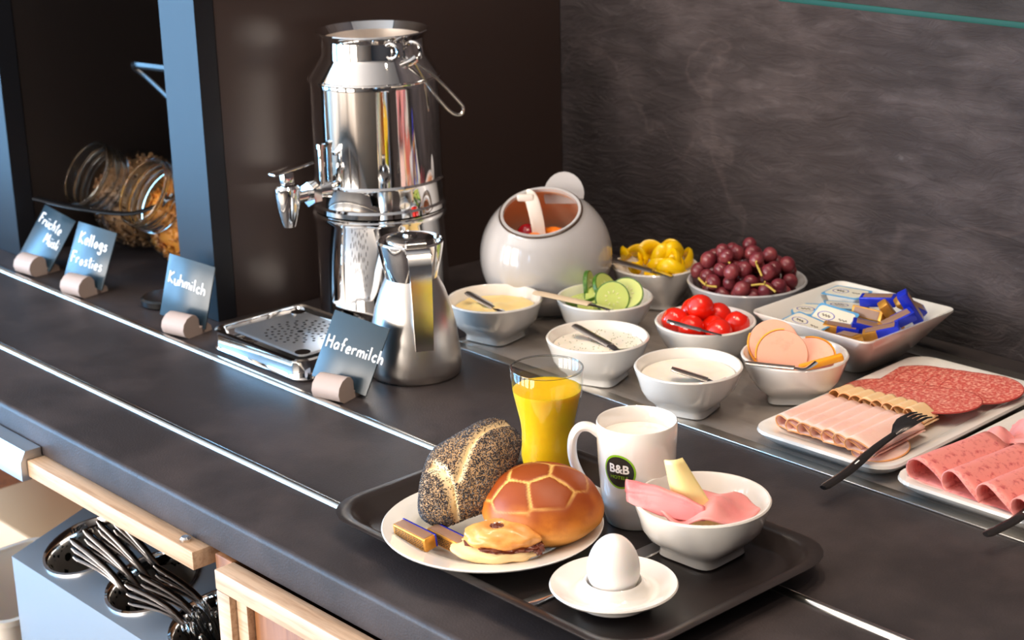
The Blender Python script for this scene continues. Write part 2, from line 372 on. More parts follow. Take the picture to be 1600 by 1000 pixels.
ub('door_panel', -.0755, 1.9, -.010, -.002, -.88, -.0645, 'brown_wood', dr)
# ------------------------------------------------------------------ cutlery box
bx = thing('cutlery_box', 'brushed steel cutlery dispenser box with three perforated round cups under the counter', 'cutlery box', (-.612, -.01, -.42))
TL = radians(17); HW, HD = .143, .15
def top_pt(u, v, w=0):  # u along x, v up the sloping lid, w out of the lid
    return Vector((u, v*cos(TL)-w*sin(TL), .22+v*sin(TL)+w*cos(TL)))
V, F = [], []; NH = 32
HOLES = [(.08, .066), (.223, .068), (.36, .068)]
U1 = [0, .1515, .2915, .44]
for (hu, hv), ua, ub_ in zip(HOLES, U1, U1[1:]):
    ring0, ring1 = [], []
    for j in range(NH):
        a = 2*pi*j/NH; c, s = cos(a), sin(a)
        ring1.append(top_pt(hu+.054*c, hv+.054*s))
        k = min(((ub_-hu) if c > 0 else (hu-ua))/max(abs(c), 1e-6), ((HD-hv) if s > 0 else hv)/max(abs(s), 1e-6))
        ring0.append(top_pt(hu+k*c, hv+k*s))
    v, f = loft([ring0, ring1], False, False)
    V, F = join((V, F), (v, f))
    corners = [top_pt(ua, 0), top_pt(ub_, 0), top_pt(ub_, HD), top_pt(ua, HD)]
    k = len(V); V += corners
    base = k-2*NH
    for ci, ang in ((0, 1.25*pi), (1, 1.75*pi), (2, .25*pi), (3, .75*pi)):
        dx, dy = (((ub_ if ci in (1, 2) else ua)-hu), ((HD if ci > 1 else 0)-hv)); aa = math.atan2(dy, dx) % (2*pi)
        j = int(aa/(2*pi)*NH); F.append((base+j, base+(j+1) % NH, k+ci))
ob('lid', V, F, 'box_steel', bx, 30)
W_ = U1[-1]; T = lambda u, v: tuple(top_pt(u, v)); D_ = HD*cos(TL)
ob('body', [(0, 0, 0), (W_, 0, 0), (W_, D_, 0), (0, D_, 0), (0, 0, .2199), (W_, 0, .2199), T(W_, HD), T(0, HD)],
   [(0, 1, 5, 4), (1, 2, 6, 5), (2, 3, 7, 6), (3, 0, 4, 7), (0, 3, 2, 1)], 'box_steel', bx, 0)
for hu, hv in HOLES:
    Rm = Matrix.Translation(top_pt(hu, hv)) @ Matrix.Rotation(TL, 4, 'X')
    # wall of the cup, each cell with a round hole
    V, F = [], []; nc, nr, ch = 12, 4, .03
    for r in range(nr):
        for c in range(nc):
            cell, hole = [], []
            for j in range(12):
                a = 2*pi*j/12; k = 1/max(abs(cos(a)), abs(sin(a)))
                hr = .0055 if (r+c) % 2 == 0 else .0005
                for lst, x, y in ((cell, pi/nc*k*cos(a), ch/2*k*sin(a)), (hole, hr/.05*cos(a), hr*sin(a))):
                    th = 2*pi*(c+.5)/nc+x; lst.append((.05*cos(th), .05*sin(th), -.012-ch*(r+.5)+y))
            V, F = join((V, F), loft([cell, hole], False, hr < .001))
    cup = ob('cup', *xf((V, F), Rm), 'cup_steel', bx, 40)
    ob('cup_hole_shade', *xf(lathe([(.0525, -.012), (.0525, -.136), (.0530, -.136), (.0530, -.012)], 32), Rm), 'black_plastic', bx)  # added black sleeve, stands in for the shade seen through the cup holes
    ob('cup_rim', *xf(lathe([(.0495, -.014), (.051, -.002), (.054, .0025), (.0575, .002), (.0575, .0003), (.054, .0003), (.0515, -.014)], 40), Rm), 'chrome', bx)
    ob('cup_floor', *xf(lathe([(0, -.134), (.0505, -.134), (.0505, -.131), (0, -.131)], 32), Rm), 'dark_steel', bx)
BX = Vector((-.612, -.01, -.42))
def cutlery(h, tip, label, group, w=.0042, mname='steel', lean=None):
    hu, hv = HOLES[h]
    if lean:   # resting over the cup rim: lean = (column, layer)
        c, r = lean; v = hv-.026+.015*c
        a = BX+top_pt(hu+.020, hv-.020+.012*c, -.095+.010*(2-r)); m = BX+top_pt(hu-.036+.004*c*c*.4, v, .0035+.0055*(2-r))
    else:
        a = BX+top_pt(hu+(tip[0]-hu)*.6, hv+(tip[1]-hv)*.6, -.1); m = a.lerp(BX+top_pt(*tip), .55)
    b = BX+top_pt(*tip); P = smooth_path([a, m, b], 6); n = len(P)
    R = [(w*(.55+.45*min(1, (i+2)/n*1.2))*(1 if i < n-1 else .55), .0016) for i in range(n)]
    o = ob(('table_fork' if 'fork' in label else 'table_knife') if mname == 'knife_steel' else 'teaspoon', *tube(P, R, 8, up=(-.3, -.4, 1)), mname)
    return tag(o, label, 'cutlery', group)
for i in range(12):
    r, c = i % 3, i//3
    cutlery(1, (.120+.010*c+.004*r, .036+.016*c-.004*r, .030+.006*c+.009*(2-r)), 'dark steel knife leaning out of the middle cup over its neighbour', 'knives in the middle cutlery cup', mname='knife_steel', lean=(c, r))
for i in range(9):
    r, c = i % 3, i//3
    cutlery(2, (.262+.010*c+.004*r, .024+.016*c-.004*r, .028+.006*c+.009*(2-r)), 'dark steel fork handle leaning out of the end cup over the middle cup', 'forks in the end cutlery cup', mname='knife_steel', lean=(c, r))
for i in range(13):
    cutlery(2, (.345+.012*(i % 4), .035+.016*(i//4), .015+.006*(i % 3)), 'small shiny spoon handle upright in the cup beside the door frame', 'spoons in the end cutlery cup', .004)
for i in range(4):
    cutlery(0, (.075+.012*i, .02+.003*i, -.012), 'short spoon handle low inside the far cutlery cup', 'spoons in the far cutlery cup', .004)
# plastic bin, cardboard and cable on the shelf board beside the box
bn = thing('plastic_bin', 'translucent white plastic bin standing beside the steel cutlery box', 'bin', (-.735, .055, -.42))
ob('body', *loft([rrect(.17, .15, .02, 0), rrect(.20, .17, .025, .12), rrect(.196, .166, .024, .12), rrect(.166, .146, .02, .004)]), 'bin_plastic', bn, 60)
ob('rim', *loft([rrect(.212, .182, .03, .116), rrect(.212, .182, .03, .124), rrect(.196, .166, .024, .124), rrect(.196, .166, .024, .1201), rrect(.2, .17, .025, .116)], False, False), 'bin_plastic', bn, 50)
ob('white_tag', *box(.062, .09, -.083, -.081, .070, .090), 'porcelain', bn, label='small white paper tag')
tag(ob('cardboard_box', *box(-1.12, -.875, .16, .32, -.419, -.335, .004), 'cardboard'), 'plain beige cardboard box behind the plastic bin under the counter', 'box')
P = [(-.60, .30, -.419)]+[(-.62+.045*cos(a), .30+.01*cos(a), -.17+.02*sin(a)) for a in [pi*.0+pi*i/10 for i in range(11)]]+[(-.67, .335, -.2), (-.67, .335, -.419)]
tag(ob('cable', *tube(smooth_path(P, 4), .0025, 8), 'black_plastic'), 'thin black cable looping behind the cutlery box', 'cable')
# ------------------------------------------------------------------ handwritten signs
GL = {'K': (.55, [[(0, 0), (.02, 1)], [(.5, 1), (.02, .45), (.52, 0)]]), 'u': (.45, [[(0, .5), (.02, .12), (.16, 0), (.32, .1), (.4, .5)], [(.4, .5), (.42, 0)]]),
      'h': (.45, [[(0, 1), (0, 0)], [(0, .3), (.2, .5), (.36, .38), (.38, 0)]]), 'm': (.68, [[(0, .5), (0, 0)], [(0, .32), (.16, .5), (.28, .38), (.29, 0)], [(.29, .32), (.44, .5), (.58, .38), (.6, 0)]]),
      'i': (.14, [[(0, .45), (0, 0)], [(.02, .68), (.02, .74)]]), 'l': (.16, [[(0, 1), (.02, 0)]]), 'c': (.42, [[(.34, .42), (.18, .5), (.03, .32), (.04, .12), (.2, 0), (.36, .08)]]),
      'H': (.6, [[(0, 1), (0, 0)], [(.5, 1), (.5, 0)], [(0, .52), (.5, .55)]]), 'a': (.5, [[(.38, .42), (.2, .5), (.02, .3), (.06, .06), (.22, .02), (.38, .2)], [(.39, .5), (.4, 0)]]),
      'f': (.38, [[(.36, .95), (.22, 1), (.14, .8), (.14, 0)], [(0, .5), (.32, .52)]]), 'e': (.46, [[(.04, .28), (.36, .3), (.32, .46), (.16, .5), (.02, .28), (.1, .03), (.38, .06)]]),
      'r': (.36, [[(0, .5), (0, 0)], [(0, .3), (.14, .48), (.32, .46)]]), 'F': (.52, [[(0, 1), (0, 0)], [(0, 1), (.5, 1)], [(0, .55), (.38, .56)]]),
      't': (.36, [[(.16, .9), (.15, .1), (.3, .02)], [(0, .62), (.32, .64)]]), 'M': (.75, [[(0, 0), (.06, 1), (.32, .35), (.58, 1), (.66, 0)]]), 's': (.4, [[(.32, .46), (.14, .5), (.06, .36), (.3, .2), (.24, .02), (.02, .04)]]),
      'o': (.46, [[(.2, .5), (.02, .26), (.18, 0), (.38, .24), (.2, .5)]]), 'g': (.46, [[(.36, .42), (.18, .5), (.03, .28), (.16, .04), (.36, .2)], [(.38, .5), (.36, -.3), (.18, -.42), (.02, -.3)]])}
GL['ü'] = (.45, GL['u'][1]+[[(.1, .72), (.1, .78)], [(.32, .72), (.32, .78)]])
def writing(body, size, rad):
    x = 0; parts = []
    for ch in body:
        adv, strokes = GL[ch]; dy = random.uniform(-.04, .04)
        for s in strokes:
            pts = [(size*(x+a), 0, size*(b+dy)) for a, b in s]
            if len(pts) > 2: pts = smooth_path(pts, 4)
            parts.append(tube(pts, [(rad, rad*.5)]*len(pts), 8, up=(0, 1, 0)))
        x += adv+.16
    return join(*parts), size*x
def sign(x, y, lean, yaw_, roll_, lines, label, hx):
    t = thing('name_card', label, 'sign', (x, y-.011, 0), group='handwritten cards in clip holders along the steel rail')
    prof = [(-.012, 0), (-.019, .005), (-.0215, .013), (-.019, .021), (-.012, .0275), (-.003, .030), (.004, .028), (.0085, .022), (.0095, .009), (.0125, .009), (.021, .015), (.031, .007), (.032, 0)]
    h = ob('holder', *xf(prism(prof, -.02, .02, 'x'), Matrix.Translation((hx-x, 0, 0)) @ Matrix.Rotation(radians(yaw_), 4, 'Z')), 'holder', t, 50)
    M = Matrix.Translation((0, .011, .0095)) @ Matrix.Rotation(radians(yaw_), 4, 'Z') @ Matrix.Rotation(-radians(lean), 4, 'X') @ Matrix.Rotation(-radians(roll_), 4, 'Y')
    ob('card', *xf(box(-.0425, .0425, -.001, .001, 0, .085, .0004), M), 'card', t)
    for body, u, v, size, slope in lines:
        w, tot = writing(body, size, size*.075)
        ob('lettering', *xf(w, M @ Matrix.Translation((u, -.0011, v)) @ Matrix.Rotation(slope, 4, 'Y')), 'chalk', t, label='white handwritten lettering')
sign(-1.103, .309, 33.6, 7.2, -9.4, [('Früchte', -.037, .058, .0155, .05), ('Müsli', -.004, .034, .0155, .02)], 'slate-blue card handwritten Früchte Müsli in a beige clip holder', -1.085)
sign(-.95, .304, 23.2, 10.5, -3.7, [('Kellogs', -.030, .056, .017, .02), ('Frosties', -.036, .026, .016, 0)], 'slate-blue card handwritten Kellogs Frosties in a beige clip holder', -.936)
sign(-.692, .308, 14.3, 13, -4.8, [('Kuhmilch', -.036, .047, .0155, .04)], 'slate-blue card handwritten Kuhmilch in a beige clip holder', -.672)
sign(-.34, .303, 27.4, 16, -7.9, [('Hafermilch', -.037, .040, .0155, -.02)], 'slate-blue card handwritten Hafermilch in a beige clip holder', -.331)
pk = ob('round_lid', *lathe([(0, 0), (.031, 0), (.034, .003), (.034, .010), (.031, .0125), (.02, .0115), (0, .0115)], 40), 'black_plastic', loc=(-.806, .352, 0))
tag(pk, 'flat black round lid lying behind the Kuhmilch card', 'lid')
# ------------------------------------------------------------------ cereal jars
def jar(X, Y, label, kind, seed):
    rb, L, t = .079, .106, radians(33)
    j = thing('cereal_jar', label, 'jar', (X, Y, 0))
    # jar axis: local +z of the lathe points to the mouth
    M = Matrix.Translation((0, 0, rb+.0003)) @ Matrix.Rotation(pi/2-t, 4, 'X')
    out = []
    for i in range(15):
        a = -pi/2+(pi/2+.86)*i/14; out.append((rb*cos(a), rb*sin(a)))
    neck = [(.0500, .064), (.0500, .070), (.0525, .073), (.0505, .077), (.0505, .081), (.053, .084), (.0505, .088), (.0505, .094), (.053, .098), (.0525, .1035), (.049, .106)]
    inner = [(.0465, .103), (.0465, .066)]+[((rb-.003)*cos(a), (rb-.003)*sin(a)) for a in [.86-(pi/2+.86)*i/14 for i in range(15)]]
    cut = neck[:1]; ob('glass', *xf(lathe(out+cut+[(.047, .064)]+inner[2:], 56), M), 'jar_glass', j, 60)
    ob('threaded_neck', *xf(lathe([(.0465, .0645)]+[(a_, max(b_, .0645)) for a_, b_ in neck]+[(.0465, .103), (.0465, .0645)], 64), M), 'thick_glass', j, 60)
    # the filling settles to a slope below the mouth
    rnd = random.Random(seed); V, F = [], []
    up = Vector((0, 0, 1)); axis = Vector((0, -cos(t), sin(t))); C0 = Vector((0, 0, rb))
    ri = rb-.0045; cn = (axis*.62+up).normalized(); zt = .050
    core = lathe([(max((ri-.006)*cos(a), .0005), (ri-.006)*sin(a)) for a in [-pi/2+(pi/2+math.asin(zt/ri))*i/11 for i in range(12)]]+[(.0005, zt-.003)], 32)
    ob('cereal_bed', *xf(core, Matrix.Translation(C0) @ cn.to_track_quat('Z', 'Y').to_matrix().to_4x4()), 'flake' if kind == 'flake' else 'muesli', j, 60, kind='stuff')
    n = 620 if kind == 'flake' else 900
    for _ in range(n):
        d = Vector((rnd.gauss(0, 1), rnd.gauss(0, 1), rnd.gauss(0, 1))).normalized()
        p = C0+d*(ri-.003)
        if (p-C0).dot(cn) > zt:
            t1 = cn.orthogonal().normalized(); t2 = cn.cross(t1); rr = .052*sqrt(rnd.random()); a = rnd.random()*2*pi
            p = C0+cn*(zt+rnd.uniform(-.003, .003))+t1*(rr*cos(a))+t2*(rr*sin(a))
        s = rnd.uniform(.005, .0085) if kind == 'flake' else rnd.uniform(.002, .0045)
        q = Quaternion((rnd.gauss(0, 1), rnd.gauss(0, 1), rnd.gauss(0, 1), rnd.gauss(0, 1))).normalized() if kind != 'flake' else d.to_track_quat('Z', 'Y') @ Quaternion((1, rnd.gauss(0, .3), rnd.gauss(0, .3), rnd.gauss(0, 1))).normalized()
        ring = [p+q @ Vector((s*cos(k*pi/3)*rnd.uniform(.7, 1.1), s*.8*sin(k*pi/3), .25*s*cos(2*k*pi/3))) for k in range(6)]
        dn = q @ Vector((0, 0, -.0012)); V, F = V, F; k0 = len(V)
        V += ring+[v+dn for v in ring]; F += [tuple(range(k0, k0+6)), tuple(range(k0+11, k0+5, -1))]+[(k0+k, k0+6+k, k0+6+(k+1) % 6, k0+(k+1) % 6) for k in range(6)]
    ob('corn_flakes' if kind == 'flake' else 'oat_flakes', V, F, 'flake' if kind == 'flake' else 'muesli', j, 0, kind='stuff')
    return j
jar(-.915, .482, 'glass jar of golden corn flakes tilted with open mouth, next to the divider', 'flake', 3)
jar(-1.078, .484, 'glass jar of brown muesli tilted with open mouth, beside the corn flake jar', 'muesli', 4)
P = smooth_path([(-1.115, .33, .104), (-1.02, .345, .103), (-.927, .372, .105), (-.905, .40, .112), (-.89, .425, .121)], 4)
sp = thing('cereal_scoop', 'dark flat scoop handle resting across the mouths of the cereal jars', 'scoop', (-.93, .40, .085))
ob('handle', *xf(tube(P, [(.0085, .0028)]*len(P), 10), Matrix.Translation((.93, -.40, -.085))), 'black_plastic', sp)
ob('blade', *xf(lathe([(.0005, -.006), (.012, -.005), (.018, .001), (.017, .002), (.011, -.003), (.0005, -.004)], 20), Matrix.Translation((.040, .032, .037))), 'steel', sp)
# ------------------------------------------------------------------ milk dispenser
md = thing('milk_dispenser', 'tall mirror-polished steel milk can dispenser with tap, beside the dark panel', 'drink dispenser', (-.553, .545, .0004))
ob('base', *lathe([(0, 0), (.086, 0), (.0905, .004), (.0905, .014), (.0885, .018), (.0885, .138), (.091, .141), (.091, .146), (.088, .149), (0, .149)], 72), 'chrome', md, 40)
ob('can', *lathe([(0, .1495), (.085, .1495), (.0905, .152), (.0905, .158), (.0875, .161), (.0875, .188), (.0885, .19), (.086, .193), (.0855, .318), (.0865, .324), (.0855, .328), (.0695, .352), (.068, .357), (.0675, .376), (.0735, .3835), (.0745, .385), (.0735, .3865), (.0655, .3765)], 72), 'chrome', md, 35)
ob('inner_wall', *lathe([(.0655, .3765), (.0645, .33), (.0640, .318), (0, .316)], 64), 'inner_steel', md, 35)
ob('seam_ring', *xf(ring_tube(.0868, .0022, 64), Matrix.Translation((0, 0, .3255))), 'chrome', md)
sp = ob('tap_pipe', *tube([(0, -.083, .187), (0, -.10, .187), (0, -.125, .185), (0, -.147, .185)], [.013, .0085, .0075, .007], 16), 'chrome', md)
ob('tap_nut', *xf(prism([(.0165*cos(pi/6+k*pi/3), .0165*sin(pi/6+k*pi/3)) for k in range(6)], -.006, .006), Matrix.Translation((0, -.112, .186))), 'chrome', sp, 20)
tb = ob('tap_body', *xf(lathe([(0, .150), (.0085, .150), (.011, .158), (.0145, .175), (.0165, .192), (.0165, .201), (.014, .2045), (0, .2045)], 24), Matrix.Translation((0, -.150, 0))), 'chrome', md)
lv = ob('tap_lever', *xf(box(-.008, .008, -.022, .042, -.0022, .0022, .0018), Matrix.Translation((0, -.152, .224)) @ Matrix.Rotation(radians(6), 4, 'X')), 'chrome', md)
ob('lever_block', *box(-.006, .006, -.158, -.142, .2046, .222), 'chrome', lv)
sg = ob('gauge_tube', *tube([(0, -.0935, .19), (0, -.0935, .243)], .0042, 12), 'chrome', md)
ob('gauge_cap', *xf(lathe([(0, 0), (.006, 0), (.006, .006), (0, .008)], 16), Matrix.Translation((0, -.0935, .243))), 'steel', sg)
for k, (dx, dy, dz, R) in enumerate(((.066, -.022, .367, .0095), (.077, .004, .365, .012))):
    ob('handle_eye', *xf(ring_tube(R, .0028, 28), Matrix.Translation((dx, dy, dz)) @ Matrix.Rotation(pi/2, 4, 'X') @ Matrix.Rotation(.5, 4, 'Y')), 'chrome', md)
ob('eye_bracket', *tube([(.068, -.008, .347), (.078, 0, .352), (.080, .006, .356)], .006, 12), 'chrome', md)
P = smooth_path([(.080, .003, .353), (.092, .028, .330), (.100, .058, .296), (.101, .066, .284), (.097, .062, .276), (.092, .048, .284), (.086, .022, .318), (.080, .003, .353)], 6)
ob('side_handle', *tube(P, .0024, 10), 'rail_steel', md)
# ------------------------------------------------------------------ drip tray
dt = thing('drip_tray', 'polished steel drip tray with perforated grate below the dispenser tap', 'drip tray', (-.497, .362, .0004))
DW, DD = .196, .145
ob('body', *loft([rrect(DW, DD, .018, 0), rrect(DW+.004, DD+.004, .02, .003), rrect(DW, DD, .018, .006), rrect(DW, DD, .018, .024), rrect(DW+.003, DD+.003, .02, .027), rrect(DW-.004, DD-.004, .017, .0285), rrect(DW-.012, DD-.012, .014, .0265), rrect(DW-.03, DD-.03, .01, .012)]), 'chrome', dt, 40)
gr = ob('grate', *loft([rrect(.150, .108, .008, .024), rrect(.150, .108, .008, .0268), rrect(.146, .104, .007, .0276)]), 'box_steel', dt, 40)
pv, pf = lathe([(0, 0), (.0022, 0), (.0022, .0003), (0, .0003)], 10)
hm = None
for rr, nn in ((0, 1), (.012, 8), (.02, 12), (.028, 16), (.036, 20), (.044, 22)):
    for k in range(nn):
        a = 2*pi*k/nn+rr*40; s = 1.9 if rr == 0 else 1
        if hm is None:
            o = ob('drain_hole', pv, pf, 'black_plastic', gr); hm = o
        else: o = hm.copy(); COL.objects.link(o)
        o.location = (rr*cos(a), rr*sin(a), .02745); o.scale = (s, s, 1)
for sx, sy in ((-1, 1), (1, -1)):
    ob('finger_notch', *xf(lathe([(0, 0), (.010, 0), (.010, .0005), (0, .0005)], 20), Matrix.Translation((sx*.068, sy*.046, .0276))), 'dark_steel', gr)
# ------------------------------------------------------------------ thermos jug
tj = thing('thermos_jug', 'conical brushed steel thermos jug with mirror collar, behind the Hafermilch card', 'jug', (-.333, .417, 0))
ob('body', *lathe([(0, 0), (.054, 0), (.0565, .003), (.0572, .012), (.0562, .03), (.0525, .06), (.047, .085), (.0395, .108), (.0318, .1235), (0, .1235)], 64), 'brushed', tj, 40)
cl = ob('collar', *lathe([(.030, .1237), (.0318, .124), (.0335, .131), (.037, .146), (.0395, .160), (.0405, .168), (.0385, .1705), (.0365, .168), (.033, .158), (0, .156)], 64), 'chrome', tj, 40)
ld = ob('lid', *lathe([(0, .157), (.031, .1575), (.0315, .167), (.029, .172), (.018, .1745), (.009, .1745), (.0085, .178), (.003, .179), (0, .179)], 48), 'dark_steel', tj, 40)
hv_ = Vector((.866, -.5, 0)).normalized()
hp = [(.033, .164), (.050, .167), (.062, .160), (.0665, .145), (.069, .11), (.071, .075), (.072, .052)]
P = smooth_path([hv_*a+Vector((0, 0, b)) for a, b in hp], 5); n = len(P); side = Vector((-hv_.y, hv_.x, 0))
rings = []
for i, p in enumerate(P):
    w = .0155-.005*i/n; tdir = (P[min(i+1, n-1)]-P[max(i-1, 0)]).normalized(); nrm = tdir.cross(side).normalized(); th = .0028
    rings.append([p+side*(w*c)+nrm*(th*s+(.003 if abs(c) > .8 else 0)) for c, s in ((-1, -.6), (-.85, -1), (-.7, -.4), (.7, -.4), (.85, -1), (1, -.6), (1, 1), (-1, 1))])
hd = ob('handle', *loft(rings), 'handle_steel', tj, 40)
ob('thumb_lever', *xf(lathe([(0, -.012), (.008, -.012), (.008, .012), (0, .012)], 20), Matrix.Translation(hv_*.0405+Vector((0, 0, .174))) @ Matrix.Rotation(math.atan2(side.y, side.x), 4, 'Z') @ Matrix.Rotation(pi/2, 4, 'Y') @ Matrix.Scale(.6, 4, (1, 0, 0))), 'dark_steel', tj)
# ------------------------------------------------------------------ round fruit pot
po = thing('fruit_pot', 'glossy pale grey spherical ceramic pot with brown-rimmed tilted opening', 'pot', (-.402, .707, .0013))
n_ = Vector((.743*.40-.669*.10, -.669*.40-.743*.10, 1)).normalized(); Rp = .090; a0 = math.asin(.0545/Rp)
Mq = Matrix.Translation((0, 0, .0745)) @ n_.to_track_quat('Z', 'Y').to_matrix().to_4x4()
body = [((Rp)*sin(a), Rp*cos(a)) for a in [a0+(pi-a0)*i/26 for i in range(27)]]; body[-1] = (.0004, -Rp)
def flat(part):   # flat standing ring under the sphere
    return [Vector((v[0], v[1], max(v[2], 0.0))) for v in part[0]], part[1]
zc = Rp*cos(a0)
ob('body', *flat(xf(lathe([(.0505, zc-.003), (.0505, zc+.0015), (.0540, zc+.002)]+body, 64), Mq)), 'grey_porcelain', po, 50)
iv, if_ = xf(lathe([(.0503, zc+.0005)]+[((Rp-.006)*sin(a), (Rp-.006)*cos(a)) for a in [a0*1.02+(pi*.93-a0)*i/18 for i in range(19)]], 56), Mq)
ob('inside', [Vector((v.x, v.y, max(v.z, .005))) for v in iv], if_, 'pot_inside', po, 50)
ob('rim_band', *xf(ring_tube(.0550, .0016, 64), Mq @ Matrix.Translation((0, 0, zc-.0005))), 'brown_rim', po)
tb_ = [(.028*sin(a)*(1 if abs(a) < 1.6 else .97), .032*cos(a)) for a in [-pi*.62+pi*1.24*i/16 for i in range(17)]]
ob('handle_tab', *xf(loft([[(x, -.0025, y) for x, y in tb_], [(x, .0025, y) for x, y in tb_]]), Matrix.Translation((-.012, .047, .146)) @ Matrix.Rotation(radians(42), 4, 'Z') @ Matrix.Rotation(-.35, 4, 'X')), 'grey_porcelain', po, 50)
PB = Vector((-.402, .707, .0013))
fr = [('red_grape', (-.020, -.016, .103), .014, 'red_fruit', 'dark red grape in the ceramic pot', 'grape'), ('orange_piece', (.004, -.024, .103), .012, 'orange_fruit', 'orange fruit piece under the ladle in the ceramic pot', 'fruit'),
      ('orange_piece', (.026, .006, .102), .013, 'orange_fruit', 'orange fruit piece beside the ladle in the ceramic pot', 'fruit'), ('orange_piece', (-.004, .02, .100), .013, 'orange_fruit', 'orange fruit piece at the back of the ceramic pot', 'fruit')]
for nm, p, r, m, lab, cat in fr:
    v, f = ico(r, 3)
    if nm == 'orange_piece': v = [Vector((q.x*1.1, q.y*.9, q.z*(.6 if q.z > 0 else .8)))+Vector((0, 0, .001*pnoise(q*200))) for q in v]
    tag(ob(nm, v, f, m, loc=PB+Vector(p)), lab, cat, 'fruit salad in the pot')
v, f = lathe([(0, -.002), (.055, -.001), (.066, .001), (.055, .004), (.0005, .004)], 40)
tag(ob('fruit_salad_juice', [Vector((q[0], q[1], q[2]+.002*pnoise(Vector(q)*90))) for q in v], f, 'orange_fruit', loc=PB+Vector((0, 0, .093))), 'orange fruit salad juice filling the ceramic pot', 'fruit salad', kind='stuff')
la = thing('white_ladle', 'white plastic ladle with hooked flat handle standing in the ceramic pot', 'ladle', PB+Vector((-.012, -.008, .079)))
P = smooth_path([(.018, -.008, .000), (.010, -.004, .035), (-.002, .000, .062), (-.010, .001, .073), (-.014, -.002, .0745)], 5)
ob('handle', *tube(P, [(.009, .002)]*len(P), 8, up=(.743, -.669, .3)), 'porcelain', la)
ob('hook', *xf(box(-.011, .011, -.004, .008, -.005, .005, .002), Matrix.Translation((-.014, -.004, .0725)) @ Matrix.Rotation(radians(42), 4, 'Z')), 'porcelain', la)
# ------------------------------------------------------------------ bowls
def bowl_mesh(D, H, foot=.5, sq=.75):
    R = D/2; t = .0042
    out = [(0, 0, sq), (R*foot*.92, 0, sq), (R*foot, .0015, sq), (R*foot*.985, H*.13, sq*.9), (R*foot*1.08, H*.2, sq*.6), (R*.70, H*.34, .25), (R*.84, H*.52, .08), (R*.93, H*.72, 0), (R*.985, H*.90, 0), (R, H-.0015, 0), (R-.0012, H, 0)]
    inn = [(R-.003, H, 0), (R-t, H-.0015, 0), (R*.93-t+.001, H*.74, 0), (R*.82-t, H*.53, 0), (R*.62-t, H*.34, 0), (R*.35, H*.25, 0), (0, H*.22, 0)]
    return lathe(out+inn, 64)
BM = {}
def bowl(x, y, D, H, label, rz=0, m='porcelain', z=.0013, foot=.5, sq=.75):
    key = (D, H, foot, sq, m)
    if key not in BM:
        o = ob('serving_bowl', *bowl_mesh(D, H, foot, sq), m, None, 50); BM[key] = o
    else:
        o = BM[key].copy(); COL.objects.link(o)
    o.location = (x, y, z); o.rotation_euler = (0, 0, rz)
    return tag(o, label, 'bowl', 'white porcelain bowls')
B, BH = .125, .0545
bowl(-.355, .570, B, BH, 'white bowl of yellow custard-like spread in front of the round pot', .2)
bowl(-.256, .672, B, BH, 'white bowl holding cucumber slices', .5)
bowl(-.150, .553, B, BH, 'white bowl of herb cream cheese beside the cucumber bowl', .35)
bowl(-.001, .551, B, BH, 'white bowl of plain white cream between tomato and sausage bowls', .3)
bowl(-.097, .688, B, BH, 'white bowl holding cherry tomatoes', .9)
bowl(-.308, .822, .118, .055, 'white bowl heaped with yellow pepper strips', .4, foot=.6)
bowl(-.168, .850, .158, .056, 'wide grey-white bowl piled with red grapes', 0, 'grey_porcelain', foot=.62, sq=.0)
bowl(.061, .666, B, BH, 'white bowl holding pink sausage slices', .75)
bowl(.275, .266, .129, .057, 'white bowl with ham and cheese on the black tray', .05, z=.0086)
def fill(name, x, y, r, z, m, label, cat, lump, freq, seed):
    V, F = lathe([(0, -.012), (r*.72, -.012), (r*.96, 0)]+[(r*(.96-.96*i/10), .0015) for i in range(1, 10)]+[(.0003, .0015)], 48)
    V = [Vector(v)+Vector((0, 0, (lump*pnoise(Vector((v[0]*freq+seed, v[1]*freq, 0)))+lump*.6*(1-min(1, (v[0]**2+v[1]**2)/(r*r)))) if v[2] > .001 else 0)) for v in V]
    return tag(ob(name, V, F, m, None, 60, loc=(x, y, z)), label, cat)
fill('custard_spread', -.355, .570, .0548, .0425, 'custard', 'yellow lumpy custard-like spread filling the bowl by the jug', 'spread', .007, 45, 3)
hc = fill('herb_cream_cheese', -.150, .553, .0560, .0445, 'cream', 'white cream cheese with tiny herb flecks filling a bowl', 'cream cheese', .003, 40, 9)
rf = random.Random(8); V, F = [], []
for k in range(90):
    a, r = rf.random()*6.28, .048*sqrt(rf.random()); p = (r*cos(a), r*sin(a)); z0 = .0015+.003*pnoise(Vector((p[0]*40+9, p[1]*40, 0)))+.0018*(1-(r/.056)**2)
    v, f = ico(.0007, 1); V, F = join((V, F), ([q+Vector((p[0], p[1], z0)) for q in v], f))
ob('herb_flecks', V, F, 'cucumber_peel', hc, 0, kind='stuff')
fill('white_cream', -.001, .551, .0560, .0445, 'cream', 'smooth plain white cream filling the bowl nearest the mug', 'cream', .003, 35, 21)
